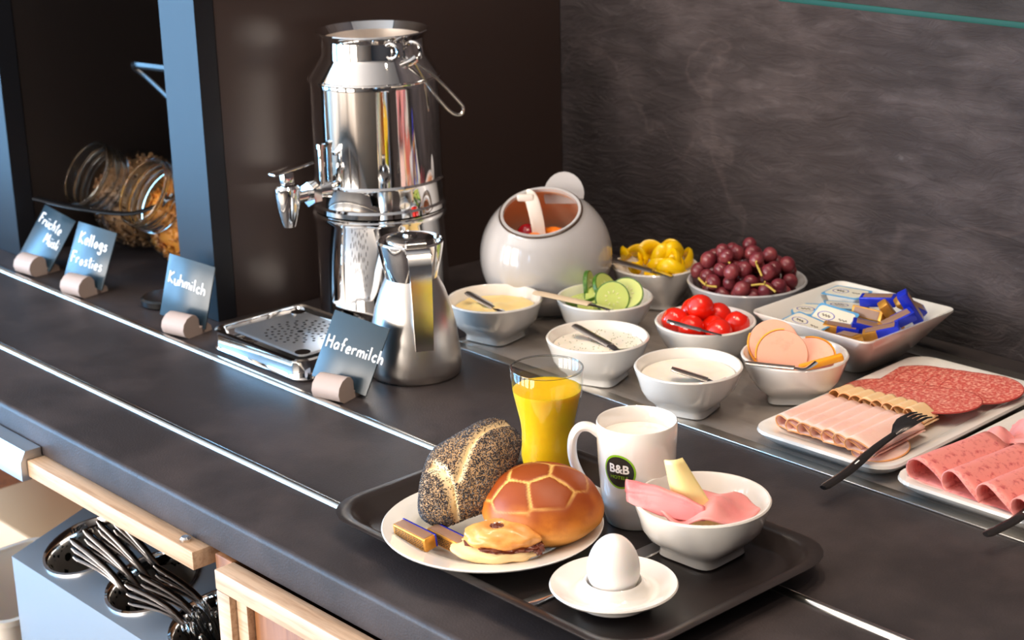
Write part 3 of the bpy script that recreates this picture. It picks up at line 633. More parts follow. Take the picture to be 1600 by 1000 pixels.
# spreaders and spoons lying in the bowls
def spreader(a, b, label, hm='steel', w=.0068, hook=None, name='butter_spreader'):
    a, b = Vector(a), Vector(b); t = thing(name, label, 'cutlery', b, group='spreading knives in the bowls')
    mid = a.lerp(b, .6); P = smooth_path([a-b, mid-b, (mid-b)*.45], 5); n = len(P)
    ob('handle', *tube(P, [(w*(.75 if i == 0 else 1), .0021) for i in range(n)], 8), hm, t)
    P = smooth_path([(mid-b)*.45, Vector((0, 0, 0)), Vector(hook)-b if hook else (b-a)*.18+Vector((0, 0, -.004))], 5)
    ob('blade', *tube(P, [(w*.8, .0009)]*len(P), 8), 'steel', t)
spreader((-.391, .554, .0585), (-.327, .556, .047), 'dark spoon handle standing in the yellow spread', 'spreader_steel', hook=(-.315, .556, .04))
spreader((-.187, .550, .061), (-.112, .550, .0475), 'steel spreader standing in the herb cream cheese', 'spreader_steel', hook=(-.098, .562, .050))
spreader((.004, .517, .061), (.046, .545, .0478), 'steel spreader standing in the plain white cream', 'spreader_steel', hook=(.052, .558, .050))
spreader((-.317, .605, .063), (-.222, .634, .0575), 'tongs with pale handle lying across the cucumber bowl rim', 'pale_handle', .008, hook=(-.21, .638, .055))
spreader((-.348, .769, .067), (-.262, .790, .0585), 'steel tongs lying across the pepper bowl rim', 'spreader_steel', .008, hook=(-.25, .793, .056))
spreader((-.096, .618, .071), (-.054, .646, .0600), 'steel tongs lying on the cherry tomatoes', 'steel', .006, hook=(-.044, .657, .056))
spreader((.047, .595, .0585), (.107, .628, .0575), 'steel fork lying across the sausage bowl rim', 'spreader_steel', .0055, hook=(.113, .640, .064))
# ------------------------------------------------------------------ cucumber, pepper, grapes, tomatoes
def cucumber_proto():
    t = thing('cucumber_slice', 'green cucumber slice', 'cucumber slice', group='cucumber slices in the bowl')
    ob('peel', *lathe([(.0205, -.003), (.0222, -.0026), (.0226, 0), (.0222, .0026), (.0205, .003)]+[(.0205, -.003)], 36), 'cucumber_peel', t, 50)
    f = ob('flesh', *lathe([(0, -.0027), (.0207, -.003), (.0207, .003), (.015, .0030), (.0125, .0027), (0, .0027)], 36), 'cucumber_flesh', t, 40)
    for k in range(9):
        a = 2*pi*k/9; v, q = ico(1, 1)
        ob('seed', [(p.x*.0024, p.y*.0011, p.z*.0008) for p in v], q, 'cucumber_seed', f, loc=(.0085*cos(a), .0085*sin(a), .0028), rot=(0, 0, a))
    return t
cu = cucumber_proto(); first = True
tow = Vector((.70, -.64, .35))
CU = [((-.232, .662, .060), (.66, -.62, .42), 'upright cucumber slice showing its seeds to the front of the bowl'), ((-.226, .681, .063), (.5, -.55, .65), 'cucumber slice standing behind the upright one in the bowl'),
      ((-.262, .672, .053), (.25, -.35, .9), 'cucumber slice lying in the middle of the bowl'), ((-.272, .690, .058), (.75, .2, .5), 'cucumber slice leaning on its edge at the back of the bowl'),
      ((-.292, .680, .058), (.85, .55, .15), 'cucumber slice standing on edge against the bowl wall'), ((-.256, .652, .046), (.1, -.2, 1), 'cucumber slice lying lowest under the tongs'), ((-.285, .660, .048), (-.2, -.1, 1), 'cucumber slice lying flat at the side of the bowl')]
for p, d, lab in CU:
    o = cu if first else dup(cu); first = False
    o.location = p; o.rotation_euler = Vector(d).to_track_quat('Z', 'Y').to_euler(); o['label'] = lab
rnd = random.Random(11)
pm = []
for k in range(3):
    R = .020+.004*k; P = [(R*cos(a), R*sin(a)*.8, .004*sin(3*a+k)) for a in [-1.0+2.0*i/12 for i in range(13)]]
    n = len(P); pm.append(tube(P, [(.0042*(1-.5*abs(2*i/(n-1)-1)**3), .0095*(1-.5*abs(2*i/(n-1)-1)**3)) for i in range(n)], 8))
pmesh = []
for k in range(22):
    ang = rnd.random()*2*pi; rr = .040*sqrt(rnd.random()); z = .050+.026*(1-rr/.045)*rnd.random()+.004
    loc = (-.306+rr*cos(ang)-.010, .824+rr*sin(ang)-.007, z); rot = (rnd.uniform(-.6, .6), rnd.uniform(-.6, .6), rnd.random()*6.28)
    if k < 3:
        o = ob('pepper_strip', *pm[k], 'pepper', None, 60); pmesh.append(o)
    else:
        o = pmesh[k % 3].copy(); COL.objects.link(o)
    o.location = loc; o.rotation_euler = rot
    tag(o, 'curved yellow pepper strip heaped in the bowl', 'pepper strip', 'yellow pepper strips')
# grapes: settle by a small packing
rnd = random.Random(5); G = []
for layer, (zz, Rm, cnt) in enumerate(((.048, .056, 26), (.062, .062, 30), (.078, .050, 20), (.092, .034, 10))):
    tries = 0; c = 0
    while c < cnt and tries < 3000:
        tries += 1; a = rnd.random()*2*pi; r = Rm*sqrt(rnd.random()); p = Vector((r*cos(a)*1.12, r*sin(a)*.95, zz+rnd.uniform(-.003, .003)))
        if all((p-q).length > .0185 for q in G): G.append(p); c += 1
v, f = ico(.0102, 3); v = [Vector((p.x, p.y, p.z*1.12)) for p in v]; gm = None
for p in G:
    if gm is None: o = gm = ob('grape', v, f, 'grape', None, 60)
    else: o = gm.copy(); COL.objects.link(o)
    o.location = Vector((-.168, .850, 0))+p; o.rotation_euler = (rnd.uniform(-.9, .9), rnd.uniform(-.9, .9), rnd.random()*6); s = rnd.uniform(.9, 1.08); o.scale = (s, s, s)
    tag(o, 'dark red grape in the pile on the wide bowl', 'grape', 'red grapes in the wide bowl')
for k, (a, b, c) in enumerate((((.045, -.045, .068), (.060, -.036, .070), (.078, -.036, .064)), ((-.03, -.062, .066), (-.015, -.064, .060), (.0, -.060, .060)), ((.03, -.02, .098), (.036, -.024, .090), (.05, -.03, .078)), ((-.02, -.03, .095), (-.012, -.034, .092), (0, -.034, .086)))):
    P = smooth_path([Vector(q)+Vector((-.168, .850, 0)) for q in (a, b, c)], 4)
    br = tube([P[4], P[4]+Vector((.004, -.005, .006))], .0011, 6)
    tag(ob('grape_vine_twig', *join(tube(P, .0015, 6), br), 'stem'), 'short yellow-green vine twig between the red grapes', 'twig', 'vine twigs among the grapes')
v, f = ico(.0165, 3); v = [Vector((p.x, p.y, p.z*1.1)) for p in v]; v = [p if p.z < .014 else Vector((p.x, p.y, p.z-.0025*(1-min(1, (p.xy.length/.008))))) for p in v]; tm = None
TO = [(-.128, .667, .052, 'tomato at the bowl edge nearest the cream cheese'), (-.129, .702, .056, 'tomato at the back of the bowl beside the topmost one'), (-.097, .713, .054, 'tomato at the bowl edge nearest the grapes'), (-.096, .661, .050, 'tomato under the tongs in the bowl'),
      (-.104, .687, .070, 'topmost tomato resting on the cluster'), (-.062, .674, .050, 'single tomato at the side of the bowl toward the sausage'), (-.064, .708, .051, 'tomato behind the lone one at the bowl side'), (-.084, .690, .046, 'low tomato in the middle of the bowl')]
for x, y, z, lab in TO:
    if tm is None: o = tm = ob('cherry_tomato', v, f, 'tomato', None, 60)
    else: o = tm.copy(); COL.objects.link(o)
    o.location = (x, y, z); o.rotation_euler = (rnd.uniform(-1, 1), rnd.uniform(-1, 1), 0)
    tag(o, 'glossy red cherry '+lab, 'tomato', 'cherry tomatoes in the bowl')
# sausage slices with orange rind
def sausage(p, d, roll_, lab, half=False):
    t = thing('sausage_slice', lab, 'sausage slice', p, group='sausage slices in the bowl')
    t.rotation_euler = (Vector(d).to_track_quat('Z', 'Y') @ Quaternion((0, 0, 1), roll_)).to_euler()
    ob('meat', *lathe([(0, -.0022), (.029, -.0022), (.030, 0), (.029, .0022), (0, .0022)], 40), 'sausage', t, 40)
    V, F = [], []
    prof = [(.0299, -.0024), (.0316, -.002), (.0316, .002), (.0299, .0024)]
    rings = [[(r*cos(a), r*sin(a), z) for r, z in prof] for a in [-.9+1.8*i/16 for i in range(17)]]
    ob('rind', *loft(rings), 'rind', t, 50)
sausage((.025, .672, .057), (.60, -.62, .60), 3.6, 'pink sausage slice with orange rind standing tallest at the bowl side')
sausage((.054, .652, .055), (.55, -.66, .55), 2.4, 'pink sausage slice leaning in the middle of the bowl')
sausage((.076, .674, .050), (.25, -.5, .8), 1.0, 'pink sausage slice lying behind the fork in the bowl')
tag(ob('orange_wedge', *xf(box(-.026, .026, -.005, .005, -.004, .004, .002), Matrix.Translation((.098, .668, .0525)) @ Matrix.Rotation(.85, 4, 'Z') @ Matrix.Rotation(-.25, 4, 'Y')), 'rind'), 'short orange vegetable stick in the sausage bowl', 'vegetable stick')
# ------------------------------------------------------------------ square dish with portion packs
dx, dy = .026, .822
sd = ob('square_dish', *loft([rrect(.088, .088, .016, 0), rrect(.094, .094, .018, .002), rrect(.120, .120, .018, .018), rrect(.158, .158, .018, .044), rrect(.181, .181, .014, .0605), rrect(.180, .180, .013, .0625), rrect(.172, .172, .012, .0615), rrect(.150, .150, .016, .044), rrect(.112, .112, .016, .020), rrect(.09, .09, .014, .012)]), 'porcelain', None, 50, loc=(dx, dy, .0013))
tag(sd, 'square white porcelain dish with sloping sides holding portion packs', 'dish')
def butter_proto():
    t = thing('butter_pack', '', 'butter pack', group='butter portion packs in the square dish')
    ob('tub', *loft([rrect(.036, .024, .004, -.0105), rrect(.041, .028, .005, 0)]), 'pack_white', t)
    l = ob('lid', *loft([rrect(.048, .033, .003, .0001), rrect(.048, .033, .003, .0007)]), 'pack_blue', t)
    ob('lid_print', *loft([rrect(.044, .027, .005, .0007), rrect(.044, .027, .005, .001)]), 'pack_lid', l)
    ob('oval_mark', *xf(ring_tube(1, .06, 28, 4), Matrix.Translation((-.008, 0, .001)) @ Matrix.Diagonal((.0095, .006, .003, 1))), 'foil_blue', l)
    P = [(-.013+.010*i/9, .0018*sin(i*2.1), .0011) for i in range(10)]; ob('script_mark', *tube(smooth_path(P, 3), .0004, 5), 'print_dark', l)
    P = [(.007+.010*i/7, .0012*sin(i*2.3), .0011) for i in range(8)]; ob('script_mark', *tube(smooth_path(P, 3), .0004, 5), 'print_dark', l)
    return t
bp_ = butter_proto(); first = True
for p, r, lab in (((-.028, .880, .061), (.05, -.05, .05), 'butter pack with blue-edged lid in the far corner of the square dish'), ((-.036, .822, .050), (.10, .05, .75), 'butter pack beside the dish side toward the tomatoes'), ((-.002, .846, .057), (-.05, .08, .75), 'butter pack lying on top in the middle of the square dish'),
                  ((.012, .800, .055), (.45, .1, .15), 'butter pack showing its white tub side next to gold wrappers'), ((-.003, .766, .053), (.12, .1, -.05), 'butter pack at the dish rim nearest the sausage bowl')):
    o = bp_ if first else dup(bp_); first = False
    o.location = p; o.rotation_euler = r; o['label'] = lab; o.scale = (1.15, 1.15, 1.15)
def choc(name, p, rot, lab, group, blue=0.4):
    t = thing(name, lab, 'chocolate bar', p, rot, group)
    ob('gold_wrapper', *box(-.0185, .0185, -.006, .006, -.005, .005, .0012), 'gold', t)
    s = ob('sleeve', *box(-.0190 if blue > .5 else -.004, .0190, -.0064, .0064, -.0054, .0054, .001), 'foil_blue', t) if blue > 0 else None
    ob('label_print', *box(-.015, .015, -.0045, .0045, .0053, .0056, .0001), 'choc_label', t)
    return t
CH = [((.030, .868, .0665), (.15, -.1, .35), 1, 'blue wrapped chocolate bar lying on top next to the far butter pack'), ((.040, .835, .0585), (1.2, .0, .05), 0, 'gold wrapped chocolate bar lying crosswise against a butter tub'), ((.074, .872, .067), (.5, .5, 1.3), .3, 'gold and blue chocolate bar leaning on the far dish wall'),
      ((.086, .856, .072), (.3, 1.0, .9), 1, 'blue chocolate wrapper standing up at the dish corner'), ((.033, .790, .0475), (.1, .1, .45), .4, 'gold chocolate bar with blue half sleeve lying near the butter packs'), ((.060, .812, .050), (.2, .2, .6), 1, 'blue wrapped chocolate bar buried in the middle of the dish'),
      ((.085, .800, .054), (.2, -.3, .5), .4, 'gold and blue chocolate bar tilted near the front corner of the dish'), ((.066, .762, .0505), (.2, -.2, -.4), 0, 'gold wrapped chocolate bar by the front corner of the dish'), ((.066, .845, .060), (.4, .9, 1.2), 0, 'gold wrapped chocolate bar standing on end in the middle'), ((.088, .826, .062), (.2, -.4, 1.0), .4, 'gold and blue chocolate bar leaning on the side wall of the dish')]
for p, r, b, lab in CH: choc('chocolate_bar', p, r, lab, 'wrapped chocolates in the square dish', b).scale = (1.2, 1.2, 1.2)
# ------------------------------------------------------------------ rectangular serving plates
def rect_plate(x, y, rz, label):
    w, d = .182, .330
    o = ob('serving_plate', *loft([rrect(w-.05, d-.05, .02, 0), rrect(w-.03, d-.03, .022, .003), rrect(w-.006, d-.006, .026, .0125), rrect(w, d, .028, .0165), rrect(w-.002, d-.002, .028, .0195), rrect(w-.012, d-.012, .024, .0195), rrect(w-.038, d-.038, .018, .0165), rrect(w-.044, d-.044, .016, .0145)]), 'porcelain', None, 50, loc=(x, y, .0013), rot=(0, 0, rz))
    return tag(o, label, 'plate', 'rectangular serving plates')
rect_plate(.202, .684, .03, 'white rectangular plate of salami and turkey slices on the steel plate')
rect_plate(.394, .678, .02, 'white rectangular plate of rolled mortadella and folded ham')
PZ = .0163; ORD = ['lowest', 'second', 'third', 'fourth', 'topmost']; NTH = ['first', 'second', 'third', 'fourth', 'fifth', 'sixth', 'seventh', 'eighth']
def salami(x, y, z, r, tilt, lab, asp=1.0):
    t = thing('salami_slice', lab, 'salami slice', (x, y, z), tilt, 'overlapping salami slices')
    f = ob('meat', *xf(lathe([(0, -.0006), (r-.001, -.0006), (r-.001, .0007), (0, .0008)], 44), Matrix.Diagonal((1, asp, 1, 1))), 'salami', t, 40)
    ob('casing', *xf(ring_tube(r-.0005, .0009, 44, 6), Matrix.Diagonal((1, asp, 1, 1))), 'salami_edge', t)
for i in range(5):
    salami(.160+.020*i, .772+.002*i, PZ+.004+.0015*i, .047, (.03, -.045, .1*i), 'round salami slice, '+ORD[i]+' layer of the rear fan on the plate', .98)
for i in range(5):
    salami(.158+.019*i, .704+.001*i, PZ+.0075+.0016*i, .046, (-.03, -.05, .1*i), 'round salami slice, '+ORD[i]+' layer of the front fan against the poultry', .96)
def fold(name, x, y0, y1, z, w, h, m, m2, lab, group, cat, lean=0.0, rot=0.0, edge=True, gap=0.35, rough=.0):
    """a slice folded over: closed round on the -x side, both layers running to +x"""
    t = thing(name, lab, cat, (x, y0, z), (0, 0, rot), group)
    L = y1-y0; seed = random.random()*50
    def fn(u, v):   # u across the folded profile, v along
        s = u*2-1; r = h/2; hh = h*(1-.12*v)
        if u < .38: k = u/.38; px, pz = w*(1-k)+r*k, .0008+.0006*k
        elif u < .62:
            a = -pi/2-(u-.38)/.24*pi; px, pz = r+r*cos(a)*1.0, hh/2+hh/2*sin(a)
        else: k = (u-.62)/.38; px, pz = r+(w*.96-r)*k, hh-(hh-.0035)*(k**1.5)
        wob = .0012*pnoise(Vector((u*4+seed, v*5, 0)))
        return (px+lean*v, L*v+(.0018*sin(u*9+seed)*(.4 if v > .5 else 1) if v in (0, 1) else 0), pz+abs(wob))
    o = sheet(fn, 30, 12, .0016, 'slice', m, t)
    if edge:
        P = [Vector(fn(i/29, 0)) for i in range(30)]
        ob('browned_edge', *tube(P, .0009, 6), m2, t)
    return t
for i in range(7):
    fold('turkey_roll', .130+.0175*i, .548-.002*i, .640-.001*i, PZ+.0006+.0011*i, .036, .0145, 'turkey', 'turkey_edge', 'pale pink folded turkey slice with browned edge, '+NTH[6-i]+' in the row from the fork', 'folded turkey slices', 'turkey slice', rot=.05)
for i in range(8):
    fold('poultry_roll', .128+.0145*i, .644, .676-.0004*i, PZ+.0012+.0008*i, .028, .0165, 'turkey_cream', 'turkey_edge', 'cream folded poultry slice, '+NTH[7-i]+' from the fork in the row before the salami', 'folded cream poultry slices', 'poultry slice', rot=.06)
ts = thing('turkey_slice', 'flat turkey slice with browned rim lying under the fork', 'turkey slice', (.256, .570, PZ+.0035), (.05, -.06, .2))
ob('meat', *xf(lathe([(0, -.0008), (.032, -.0008), (.032, .0008), (0, .0008)], 40), Matrix.Diagonal((.9, 1.1, 1, 1))), 'turkey', ts)
ob('browned_edge', *xf(ring_tube(.032, .001, 40, 6), Matrix.Diagonal((.9, 1.1, 1, 1))), 'turkey_edge', ts)
for i in range(4):
    fold('mortadella_roll', .318+.0425*i, .530-.004*i, .648-.004*i, PZ+.0008, .050, .0245, 'mortadella', 'mortadella', 'speckled rolled mortadella slice, '+NTH[i]+' from the turkey plate', 'rolled mortadella slices', 'mortadella slice', edge=False, rot=-.06)
def ham_fold(x, y, z, w, d, h, rz, m, lab, seed):
    def fn(u, v):
        a = u*2-1; b = v*2-1; edge_ = 1-.35*max(0, abs(a)+abs(b)-1.1)
        return (w/2*a*edge_, d/2*b*edge_, h*(.35+.65*cos(a*2.3)*cos(b*1.5))+.004*pnoise(Vector((u*4+seed, v*4, seed))))
    o = sheet(fn, 24, 24, .0016, 'ham_slice', m, None, loc=(x, y, z), rot=(0, 0, rz))
    return tag(o, lab, 'ham slice', 'folded ham slices on the serving plate')
for k, (x, y, z, w, d, h, rz, m, lab) in enumerate(((.385, .685, .010, .10, .055, .020, .15, 'ham', 'large folded pink ham slice lying just behind the mortadella rolls'), (.352, .710, .008, .055, .05, .024, .8, 'ham', 'upright pointed ham fold at the end of the ham heap'), (.385, .735, .010, .06, .05, .030, .2, 'ham', 'tall rounded ham fold in the middle of the heap'),
                                                 (.425, .740, .008, .065, .055, .032, -.3, 'ham', 'pale ham fold beside the tall rounded one'), (.400, .785, .008, .10, .06, .030, .3, 'ham_dark', 'darker pink ham slice at the back of the heap'), (.335, .668, .008, .045, .035, .018, .5, 'ham', 'small ham fold touching the first mortadella roll'), (.450, .690, .010, .06, .06, .028, .5, 'ham_dark', 'ham slice at the far side of the heap'))):
    ham_fold(x, y, z+.010, w, d, h, rz, m, lab, k*3.1)
def fork(pts, label):
    P = [Vector(p) for p in pts]; base = P[2]
    t = thing('serving_fork', label, 'fork', base, group='dark serving forks on the plates')
    Q = smooth_path([p-base for p in P], 6); n = len(Q)
    ob('handle', *tube(Q, [((.0062 if i > 0 else .004)-.0028*max(0, (i/n-.45))*1.6, .0022) for i in range(n)], 10), 'dark_plastic_fork', t)
    d = (P[-1]-P[-2]).normalized(); s = d.cross(Vector((0, 0, 1))).normalized(); e = P[-1]-base
    hd = ob('head', *tube([e-d*.002, e+d*.008+Vector((0, 0, .003)), e+d*.018+Vector((0, 0, .004)), e+d*.026+Vector((0, 0, .0035))], [(.004, .002), (.010, .0022), (.0125, .0018), (.0125, .0015)], 12), 'dark_plastic_fork', t)
    for k in range(4):
        o_ = s*(-.0097+.0065*k); ob('tine', *tube([e+d*.025+o_+Vector((0, 0, .0035)), e+d*.040+o_+Vector((0, 0, .001)), e+d*.050+o_+Vector((0, 0, -.003))], [(.0024, .0012), (.002, .0011), (.001, .0008)], 8), 'dark_plastic_fork', hd)
    m = Q[int(n*.45)]; dd = (Q[int(n*.45)+1]-m).normalized(); ss = dd.cross(Vector((0, 0, 1))).normalized(); uu = ss.cross(dd)
    ob('stamp_mark', *tube([m+uu*.0021-dd*.004, m+uu*.0021+dd*.004], [(.0009, .0003)]*2, 6), 'white_print', t)
mat('dark_plastic_fork', srgb(58, 54, 54), .22, .6)
fork([(.279, .443, .0215), (.275, .490, .0245), (.271, .535, .033), (.272, .572, .041)], 'dark grey serving fork lying over the turkey slices')
fork([(.456, .462, .0215), (.462, .500, .0255), (.470, .550, .040), (.477, .590, .050)], 'dark grey serving fork lying over the mortadella rolls')
# ------------------------------------------------------------------ breakfast tray
tr = ob('serving_tray', *loft([rrect(.375, .235, .035, 0), rrect(.383, .243, .037, .0012), rrect(.408, .268, .045, .0165), rrect(.428, .288, .05, .0178), rrect(.430, .290, .05, .0192), rrect(.426, .286, .05, .0200), rrect(.408, .268, .045, .0192), rrect(.400, .260, .043, .0168), rrect(.379, .239, .036, .0052), rrect(.371, .231, .034, .0042)]), 'tray_plastic', None, 50, loc=(.1715, .195, .0043))
tag(tr, 'black rounded plastic tray with raised rim carrying a breakfast', 'tray')
TZ = .0086
kn = thing('table_knife', 'steel table knife lying on the tray under the egg cup', 'knife', (.236, .16, TZ))
ob('handle', *box(-.0075, .0075, -.088, .0, 0, .0035, .0016), 'steel', kn)
ob('blade', *prism([(-.0095, 0), (.0095, 0), (.0085, .0014), (-.008, .0014)], .001, .105), 'steel', kn)
# plate with bakery
PX, PY = .121, .139
pl = ob('breakfast_plate', *lathe([(0, 0), (.056, 0), (.058, .0015), (.069, .0105), (.077, .0165), (.1055, .0222), (.1065, .0238), (.1055, .0246), (.084, .0200), (.075, .0175), (.066, .0100), (.060, .006), (0, .006)], 80), 'porcelain', None, 50, loc=(PX, PY, TZ))
tag(pl, 'round white plate with rolls and pastry on the tray', 'plate')
PF = TZ+.006
def tinted(name, V, F, cols, m, parent=None, **kw):
    o = ob(name, V, F, m, parent, 70, **kw); a = o.data.color_attributes.new('tint', 'FLOAT_COLOR', 'POINT')
    for i, c in enumerate(cols): a.data[i].color = c
    return o
def mixc(a, b, t): t = max(0, min(1, t)); return tuple(a[i]*(1-t)+b[i]*t for i in range(4))
# football roll: scored panels
ctr = [Vector((-.12, -.18, 1)).normalized()]
tz = ctr[0].to_track_quat('Z', 'Y')
for k in range(6): ctr.append(tz @ Vector((sin(.72)*cos(k*pi/3+.25), sin(.72)*sin(k*pi/3+.25), cos(.72))))
for k in range(9): ctr.append(tz @ Vector((sin(1.38)*cos(k*2*pi/9), sin(1.38)*sin(k*2*pi/9), cos(1.38))))
V, F = ico(1, 6); cols = []; V2 = []
dark, mid, gold_, pale = srgb(146, 66, 18), srgb(200, 118, 40), srgb(228, 166, 84), srgb(246, 200, 112)
for v in V:
    n = v.normalized(); d = sorted((n-c).length for c in ctr); e = d[1]-d[0]
    up_ = n.dot(ctr[0]); inner = d[0]; topmask = max(0, min(1, (up_-.42)/.25))
    wob = .03*pnoise(n*7)
    line = max(0, 1-abs(e+wob)/.062)*topmask
    r = 1-.028*line+.012*pnoise(n*3)
    z = n.z if n.z > 0 else n.z*.8
    r *= 1; bq = 1-.28*max(0, -n.z-.15)
    V2.append(Vector((n.x*.0575*r*bq*(1+.04*(1-abs(n.z))), n.y*.0565*r*bq, max(z*.043*r, -.030))))
    side = mixc(mid, gold_, (.15-n.z)/.6); c = mixc(side, dark, (n.z-.05)/.5+.35*pnoise(n*4+Vector((3, 1, 2)))); c = mixc(c, pale, line*1.3)
    cols.append(c)
fb = tinted('football_roll', V2, F, cols, 'bun', loc=(.161, .168, PF+.0350))
tag(fb, 'round golden brown bread roll scored like a football, on the white plate', 'bread roll')
# poppy seed roll leaning on it
V, F = ico(1, 6); V2, cols = [], []; crust, pale2 = srgb(170, 134, 92), srgb(246, 222, 176)
def groove(n):   # two crossing creases of a knotted roll
    a = abs(n.y-.22*sin(n.x*3.0)+.10); g1 = max(0, 1-a/.16) if n.z > -.1 and n.x > -.35 else 0
    b = abs(n.x+.38+.35*(n.y)**2-.25*n.y); g2 = max(0, 1-b/.14) if n.z > -.1 and -.75 < n.y < .55 else 0
    return max(g1, g2), min(1, (g1+g2))
def poppy_pt(n):
    g, _ = groove(n); L = .068; r = 1-.16*g*g*max(0, min(1, n.z*2+.3))+.03*pnoise(n*2.3)
    w = .043*(1+.10*cos(n.x*5+.6)); return Vector((n.x*L*r, n.y*w*r, n.z*(.034 if n.z > 0 else .024)*r))
for v in V:
    n = v.normalized(); g, _ = groove(n); V2.append(poppy_pt(n)); cols.append(mixc(crust, pale2, max(g*1.2, (-n.z+.05)*2.2)))
pr = thing('poppy_seed_roll', 'knotted bread roll covered in poppy seeds leaning on the football roll', 'bread roll', (.089, .139, .074))
ax = (Vector((.090, .190, .100))-Vector((.084, .106, .044))).normalized(); nz = Vector((.35, -.72, .75)); nz = Vector((.25, -.55, .62)); ay = nz.cross(ax).normalized(); az = ax.cross(ay)
pr.scale = (.93, .93, .93)
pr.rotation_euler = Matrix((ax, ay, az)).transposed().to_euler()
tinted('bread', V2, F, cols, 'bread', pr)
rnd = random.Random(2)
for nm, cnt, m in (('poppy_seeds', 10500, 'seed'), ('pale_poppy_seeds', 1500, 'seed_pale')):
    V, F = [], []
    k = 0
    while k < cnt:
        n = Vector((rnd.gauss(0, 1), rnd.gauss(0, 1), rnd.gauss(0, 1))).normalized(); g, _ = groove(n)
        dens = max(0, min(1, (n.z+.42)*1.7))*(1-.93*min(1, g*1.5))
        if rnd.random() > dens: continue
        p = poppy_pt(n)+n*.0001; s = rnd.uniform(.0005, .00082); q = n.to_track_quat('Z', 'Y') @ Quaternion((0, 0, 1), rnd.random()*6)
        b = len(V); V += [p+q @ Vector(o_)*s for o_ in ((1.25, 0, 0), (0, 1, 0), (-1.25, 0, 0), (0, -1, 0), (0, 0, .95))]
        F += [(b, b+1, b+4), (b+1, b+2, b+4), (b+2, b+3, b+4), (b+3, b, b+4)]; k += 1
    ob(nm, V, F, m, pr, 0, kind='stuff')
# small nougat pastry
pa = thing('nougat_pastry', 'small folded golden pastry with dark nougat filling at the plate front', 'pastry', (.170, .103, PF+.0205), (.12, 0, radians(38)))
def blob(rx, ry, rz_, amp, fr_, seed, flat_=0):
    V, F = ico(1, 4); return [Vector((n.x*rx, n.y*ry, n.z*rz_))*(1+amp*pnoise(n*fr_+Vector((seed, 0, 0)))) for n in V], F
ob('bottom_layer', *xf(blob(.040, .020, .0095, .15, 2.2, 1), Matrix.Translation((-.004, -.003, -.001))), 'pastry_pale', pa, 60)
ob('filling', *xf(blob(.034, .0185, .005, .25, 5, 4), Matrix.Translation((.005, -.001, .0065))), 'nougat', pa, 60)
V, F = blob(.036, .0195, .0125, .14, 2.4, 7); V = [v if v.z < .004 or (v.xy-Vector((-.004, .002))).length > .011 else Vector((v.x, v.y, v.z-.006*(1-(v.xy-Vector((-.004, .002))).length/.011))) for v in V]
ob('top_layer', *xf((V, F), Matrix.Translation((.003, .001, .0125))), 'pastry', pa, 60)
ob('nougat_dimple', *xf(blob(.0085, .0065, .0028, .4, 6, 9), Matrix.Translation((-.001, .003, .0195))), 'nougat', pa, 60)
ob('nougat_drip', *xf(blob(.006, .005, .006, .35, 5, 2), Matrix.Translation((.037, -.004, .003))), 'nougat', pa, 60)
V, F = [], []
for k in range(26):
    b = len(V); a = rnd.random()*6.28; p = Vector((rnd.uniform(-.02, .02), rnd.uniform(-.016, -.006), rnd.uniform(.003, .009))) if k < 12 else Vector((rnd.uniform(-.014, .01), rnd.uniform(.006, .014), .0215))
    V += [p+Vector((.0013*cos(a+t_), .0008*sin(a+t_), h_)) for h_ in (-.0006, .0006) for t_ in (0, 1.57, 3.14, 4.71)]; F += [(b, b+1, b+2, b+3), (b+4, b+5, b+6, b+7)]+[(b+i, b+(i+1) % 4, b+4+(i+1) % 4, b+4+i) for i in range(4)]
ob('sugar_grains', V, F, 'sugar', pa, 0, kind='stuff')
# two wrapped chocolate bars on the plate, printed side out
def printed_bar(p, rz, rx, lab):
    t = thing('chocolate_stick', lab, 'chocolate bar', p, (rx, .0, rz), 'wrapped chocolates on the breakfast plate')
    ob('wrapper', *box(-.023, .023, -.0065, .0065, 0, .0125, .0012), 'gold', t)
    ob('blue_back', *box(-.0235, .0235, .0048, .0068, .0006, .0129, .001), 'foil_blue', t)
    ob('top_label', *box(-.021, .021, -.0052, .0046, .01245, .0128, .0001), 'choc_label', t)
    rr = random.Random(int(p[0]*9999)); parts = []
    for k in range(5):
        x = -.020
        while x < .019:
            w = rr.uniform(.0018, .0045); parts.append(box(x, min(x+w, .020), -.0068, -.00651, .0024+.0018*k, .0031+.0018*k, .0001)); x += w+.0007
    ob('fine_print', *join(*parts), 'print_dark', t, 0, kind='stuff'); t.scale = (1.08, 1.08, 1.08)
    return t
printed_bar((.094, .066, PF+.0135), radians(-2), .12, 'gold chocolate bar with fine print lying nearest the plate edge')
printed_bar((.120, .086, PF+.0105), radians(-2), .10, 'gold chocolate bar with fine print between the other bar and the pastry')
# juice glass
gl = thing('juice_glass', 'waisted drinking glass of orange juice standing on the tray', 'glass', (.029, .300, TZ))
og = [(0, 0), (.0265, 0), (.0285, .003), (.0300, .020), (.0293, .036), (.0288, .046), (.0300, .058), (.0335, .074), (.0368, .090), (.0380, .102), (.0382, .116)]
ig = [(.0372, .116), (.0369, .102), (.0356, .090), (.0322, .074), (.0288, .058), (.0276, .046), (.0280, .036), (.0286, .020), (.0265, .008), (0, .007)]
ob('glass', *lathe(og+[(.0377, .1165)]+ig, 64), 'glass', gl, 60)
ob('glass_rim', *xf(ring_tube(.03775, .0009, 64), Matrix.Translation((0, 0, .1165))), 'thick_glass', gl)
jz = .0935
jp = [(0, .0075)]+[(r-.0004, z) for r, z in reversed(ig[2:-1])]+[(.0358, jz), (0, jz)]
jp = [q for q in jp if q[1] <= jz]
ob('orange_juice', *lathe(jp, 56), 'juice', gl, 50, label='opaque orange juice')
V, F = [], []
